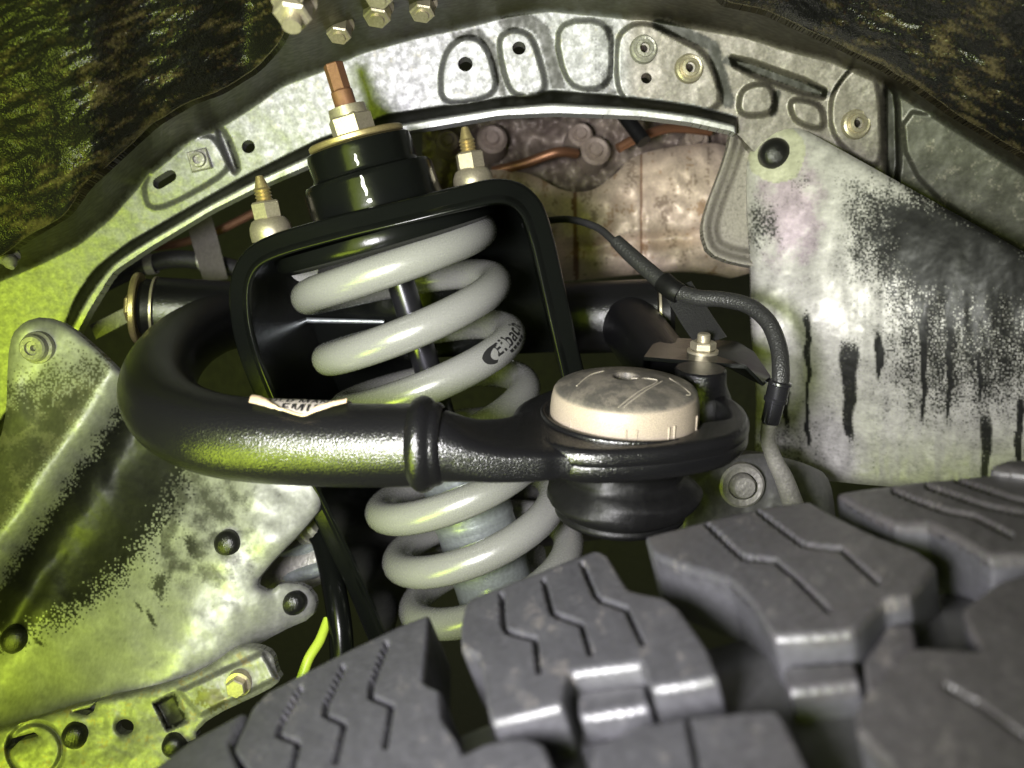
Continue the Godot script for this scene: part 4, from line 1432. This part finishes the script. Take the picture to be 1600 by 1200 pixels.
func build_tyre() -> void:
	var t := thing("tyre", "dark off-road tyre with chunky siped tread blocks, closest to the viewer", "tyre", cam(1000, 1200, 260))
	var s := Shape.new()
	var rows := []
	for w in [[50.0, -160.0], [58.0, -90.0], [48.0, -38.0], [28.0, -17.0], [6.0, -11.5], [-10.0, -12.5], [-40.0, -14.0], [-80.0, -14.5], [-170.0, -14.5], [-205.0, -20.0], [-222.0, -40.0], [-226.0, -140.0], [-200.0, -220.0]]:
		var row := []
		for k in 60:
			var a := deg_to_rad(lerpf(-62, 34, k / 59.0))
			var up := Vector3(0, 1, 0)
			up = (up - tyre_axis * up.dot(tyre_axis)).normalized()
			var rt := up.cross(tyre_axis).normalized()
			if rt.x < 0:
				rt = -rt
			row.append(tyre_mid + tyre_axis * w[0] + (up * cos(a) + rt * sin(a)) * (TYRE_R + w[1]))
		rows.append(row)
	skin(s, rows, false, 180)
	tint(s, Color(0.052, 0.052, 0.054))
	commit("carcass", s, M.tyre_rubber, t)
	tread_block(t, [672, 955, 661, 1066, 688, 1076, 690, 1120, 715, 1155, 735, 1200, 740, 1260, 400, 1260, 385, 1200, 362, 1170, 392, 1104, 416, 1080, 520, 1025, 616, 978], [[470, 1075, 440, 1130, 434, 1148, 466, 1160, 456, 1205], [536, 1042, 510, 1100, 507, 1116, 538, 1130, 524, 1190], [604, 1005, 580, 1070, 578, 1088, 612, 1102, 602, 1165]])
	tread_block(t, [200, 1225, 300, 1152, 386, 1106, 358, 1162, 374, 1200, 390, 1260, 200, 1260], [])
	tread_block(t, [727, 934, 931, 856, 950, 866, 981, 919, 1037, 931, 1060, 948, 1106, 1012, 1125, 1058, 1015, 1076, 1004, 1034, 888, 1050, 880, 1102, 765, 1128, 758, 1095, 748, 1025, 719, 1015, 718, 975], [[784, 930, 786, 975, 792, 986, 836, 998, 842, 1048], [850, 908, 862, 955, 870, 962, 908, 974, 922, 1020], [910, 882, 930, 930, 940, 938, 978, 950, 1004, 1004]])
	tread_block(t, [890, 1052, 1000, 1036, 1008, 1072, 893, 1092], [], 4.5, 7.0, 10.0)
	tread_block(t, [886, 1106, 978, 1092, 985, 1120, 930, 1150, 900, 1150], [], 8.5, 7.0, 6.0)
	tread_block(t, [1005, 836, 1100, 812, 1200, 788, 1265, 780, 1290, 796, 1372, 836, 1430, 856, 1465, 880, 1422, 932, 1380, 938, 1334, 985, 1206, 996, 1180, 945, 1140, 905, 1060, 882, 1020, 866], [[1106, 820, 1150, 862, 1162, 870, 1210, 876, 1240, 900, 1294, 952], [1186, 800, 1250, 848, 1262, 852, 1314, 858, 1372, 910]])
	tread_block(t, [1214, 1004, 1330, 992, 1340, 1026, 1222, 1042], [], 5.5, 8.0, 9.0)
	tread_block(t, [1384, 946, 1424, 940, 1432, 985, 1398, 1020, 1350, 1060, 1342, 1000], [], 4.5, 8.0, 10.0)
	tread_block(t, [1303, 768, 1420, 752, 1560, 738, 1680, 735, 1680, 864, 1544, 868, 1500, 842, 1450, 816, 1397, 816, 1350, 795], [[1398, 768, 1470, 796, 1480, 799, 1520, 806, 1580, 836], [1450, 760, 1540, 790, 1600, 802], [1496, 750, 1580, 778, 1640, 790]])
	tread_block(t, [1335, 1110, 1350, 1085, 1415, 1015, 1440, 1008, 1534, 1014, 1512, 978, 1502, 950, 1560, 905, 1680, 878, 1680, 1260, 1430, 1260, 1385, 1185, 1338, 1140], [[1478, 1070, 1530, 1100, 1600, 1150]])
	tread_block(t, [925, 1165, 1000, 1128, 1100, 1115, 1215, 1105, 1245, 1160, 1270, 1215, 1275, 1260, 915, 1260], [[1074, 1122, 1082, 1160, 1092, 1220]])
	tread_block(t, [690, 1192, 760, 1157, 820, 1150, 850, 1160, 866, 1200, 868, 1260, 680, 1260], [])
	tread_block(t, [1545, 742, 1575, 730, 1680, 728, 1680, 752, 1600, 748], [], -3.0, 6.0, 14.0)

# ------------------------------------------------------------------
func _ready() -> void:
	var camera := Camera3D.new()
	camera.name = "camera"
	camera.fov = 50.0
	camera.near = 0.02
	camera.far = 20.0
	camera.transform = Transform3D(cam_basis, CAM_AT)
	var lens := CameraAttributesPhysical.new()
	lens.frustum_focal_length = 12.0 / tan(deg_to_rad(25.0))
	lens.frustum_focus_distance = 0.385
	lens.frustum_near = 0.02
	lens.frustum_far = 20.0
	lens.exposure_aperture = 8.0
	camera.attributes = lens
	camera.fov = 50.0
	add_child(camera)
	var we := WorldEnvironment.new()
	we.name = "environment"
	var env := Environment.new()
	env.background_mode = Environment.BG_COLOR
	env.background_color = Color(0.065, 0.062, 0.058).linear_to_srgb()
	env.tonemap_mode = Environment.TONE_MAPPER_LINEAR
	env.tonemap_exposure = 1.0
	env.sdfgi_enabled = true
	env.ssao_enabled = true
	env.ssil_enabled = true
	we.environment = env
	add_child(we)
	var torch := SpotLight3D.new()
	torch.name = "torch_light"
	torch.light_color = Color(0.95, 0.91, 1.0).linear_to_srgb()
	torch.light_energy = 0.56
	torch.light_size = 0.045
	torch.spot_angle = 44.0
	torch.spot_angle_attenuation = 1.0
	torch.spot_range = 6.0
	torch.spot_attenuation = 2.0
	torch.shadow_enabled = true
	add_child(torch)
	torch.look_at_from_position(world(Vector3(-100, -20, -30)), world(Vector3(60, 30, 430)), Vector3(0, 1, 0.01))
	area_light("jacket_sleeve_light", Vector3(-270, -335, 30), Vector3(-60, -20, 420), 0.36, 0.30, Color(0.70, 0.92, 0.06), 0.64)
	area_light("jacket_front_light", Vector3(-220, -60, -280), Vector3(120, 0, 430), 0.45, 0.40, Color(0.70, 0.92, 0.06), 0.38)

	for n in [[n_fine, 0.16, 11, 2], [n_mid, 0.022, 12, 4], [n_big, 0.0055, 13, 3], [n_streak, 0.03, 14, 3]]:
		n[0].noise_type = FastNoiseLite.TYPE_SIMPLEX_SMOOTH
		n[0].frequency = n[1]
		n[0].seed = n[2]
		n[0].fractal_octaves = n[3]
	make_materials()
	build_fender()
	build_shields()
	build_strut()
	build_arm()
	build_cable()
	build_behind()
	build_tyre()

func area_light(called: String, at: Vector3, towards: Vector3, w: float, h: float, c: Color, energy: float) -> void:
	var l := AreaLight3D.new()
	l.name = called
	l.area_size = Vector2(w, h)
	l.light_color = c.linear_to_srgb()
	l.light_energy = energy
	l.area_normalize_energy = true
	l.area_range = 6.0
	l.shadow_enabled = true
	add_child(l)
	l.look_at_from_position(world(at), world(towards), Vector3(0, 1, 0.01))
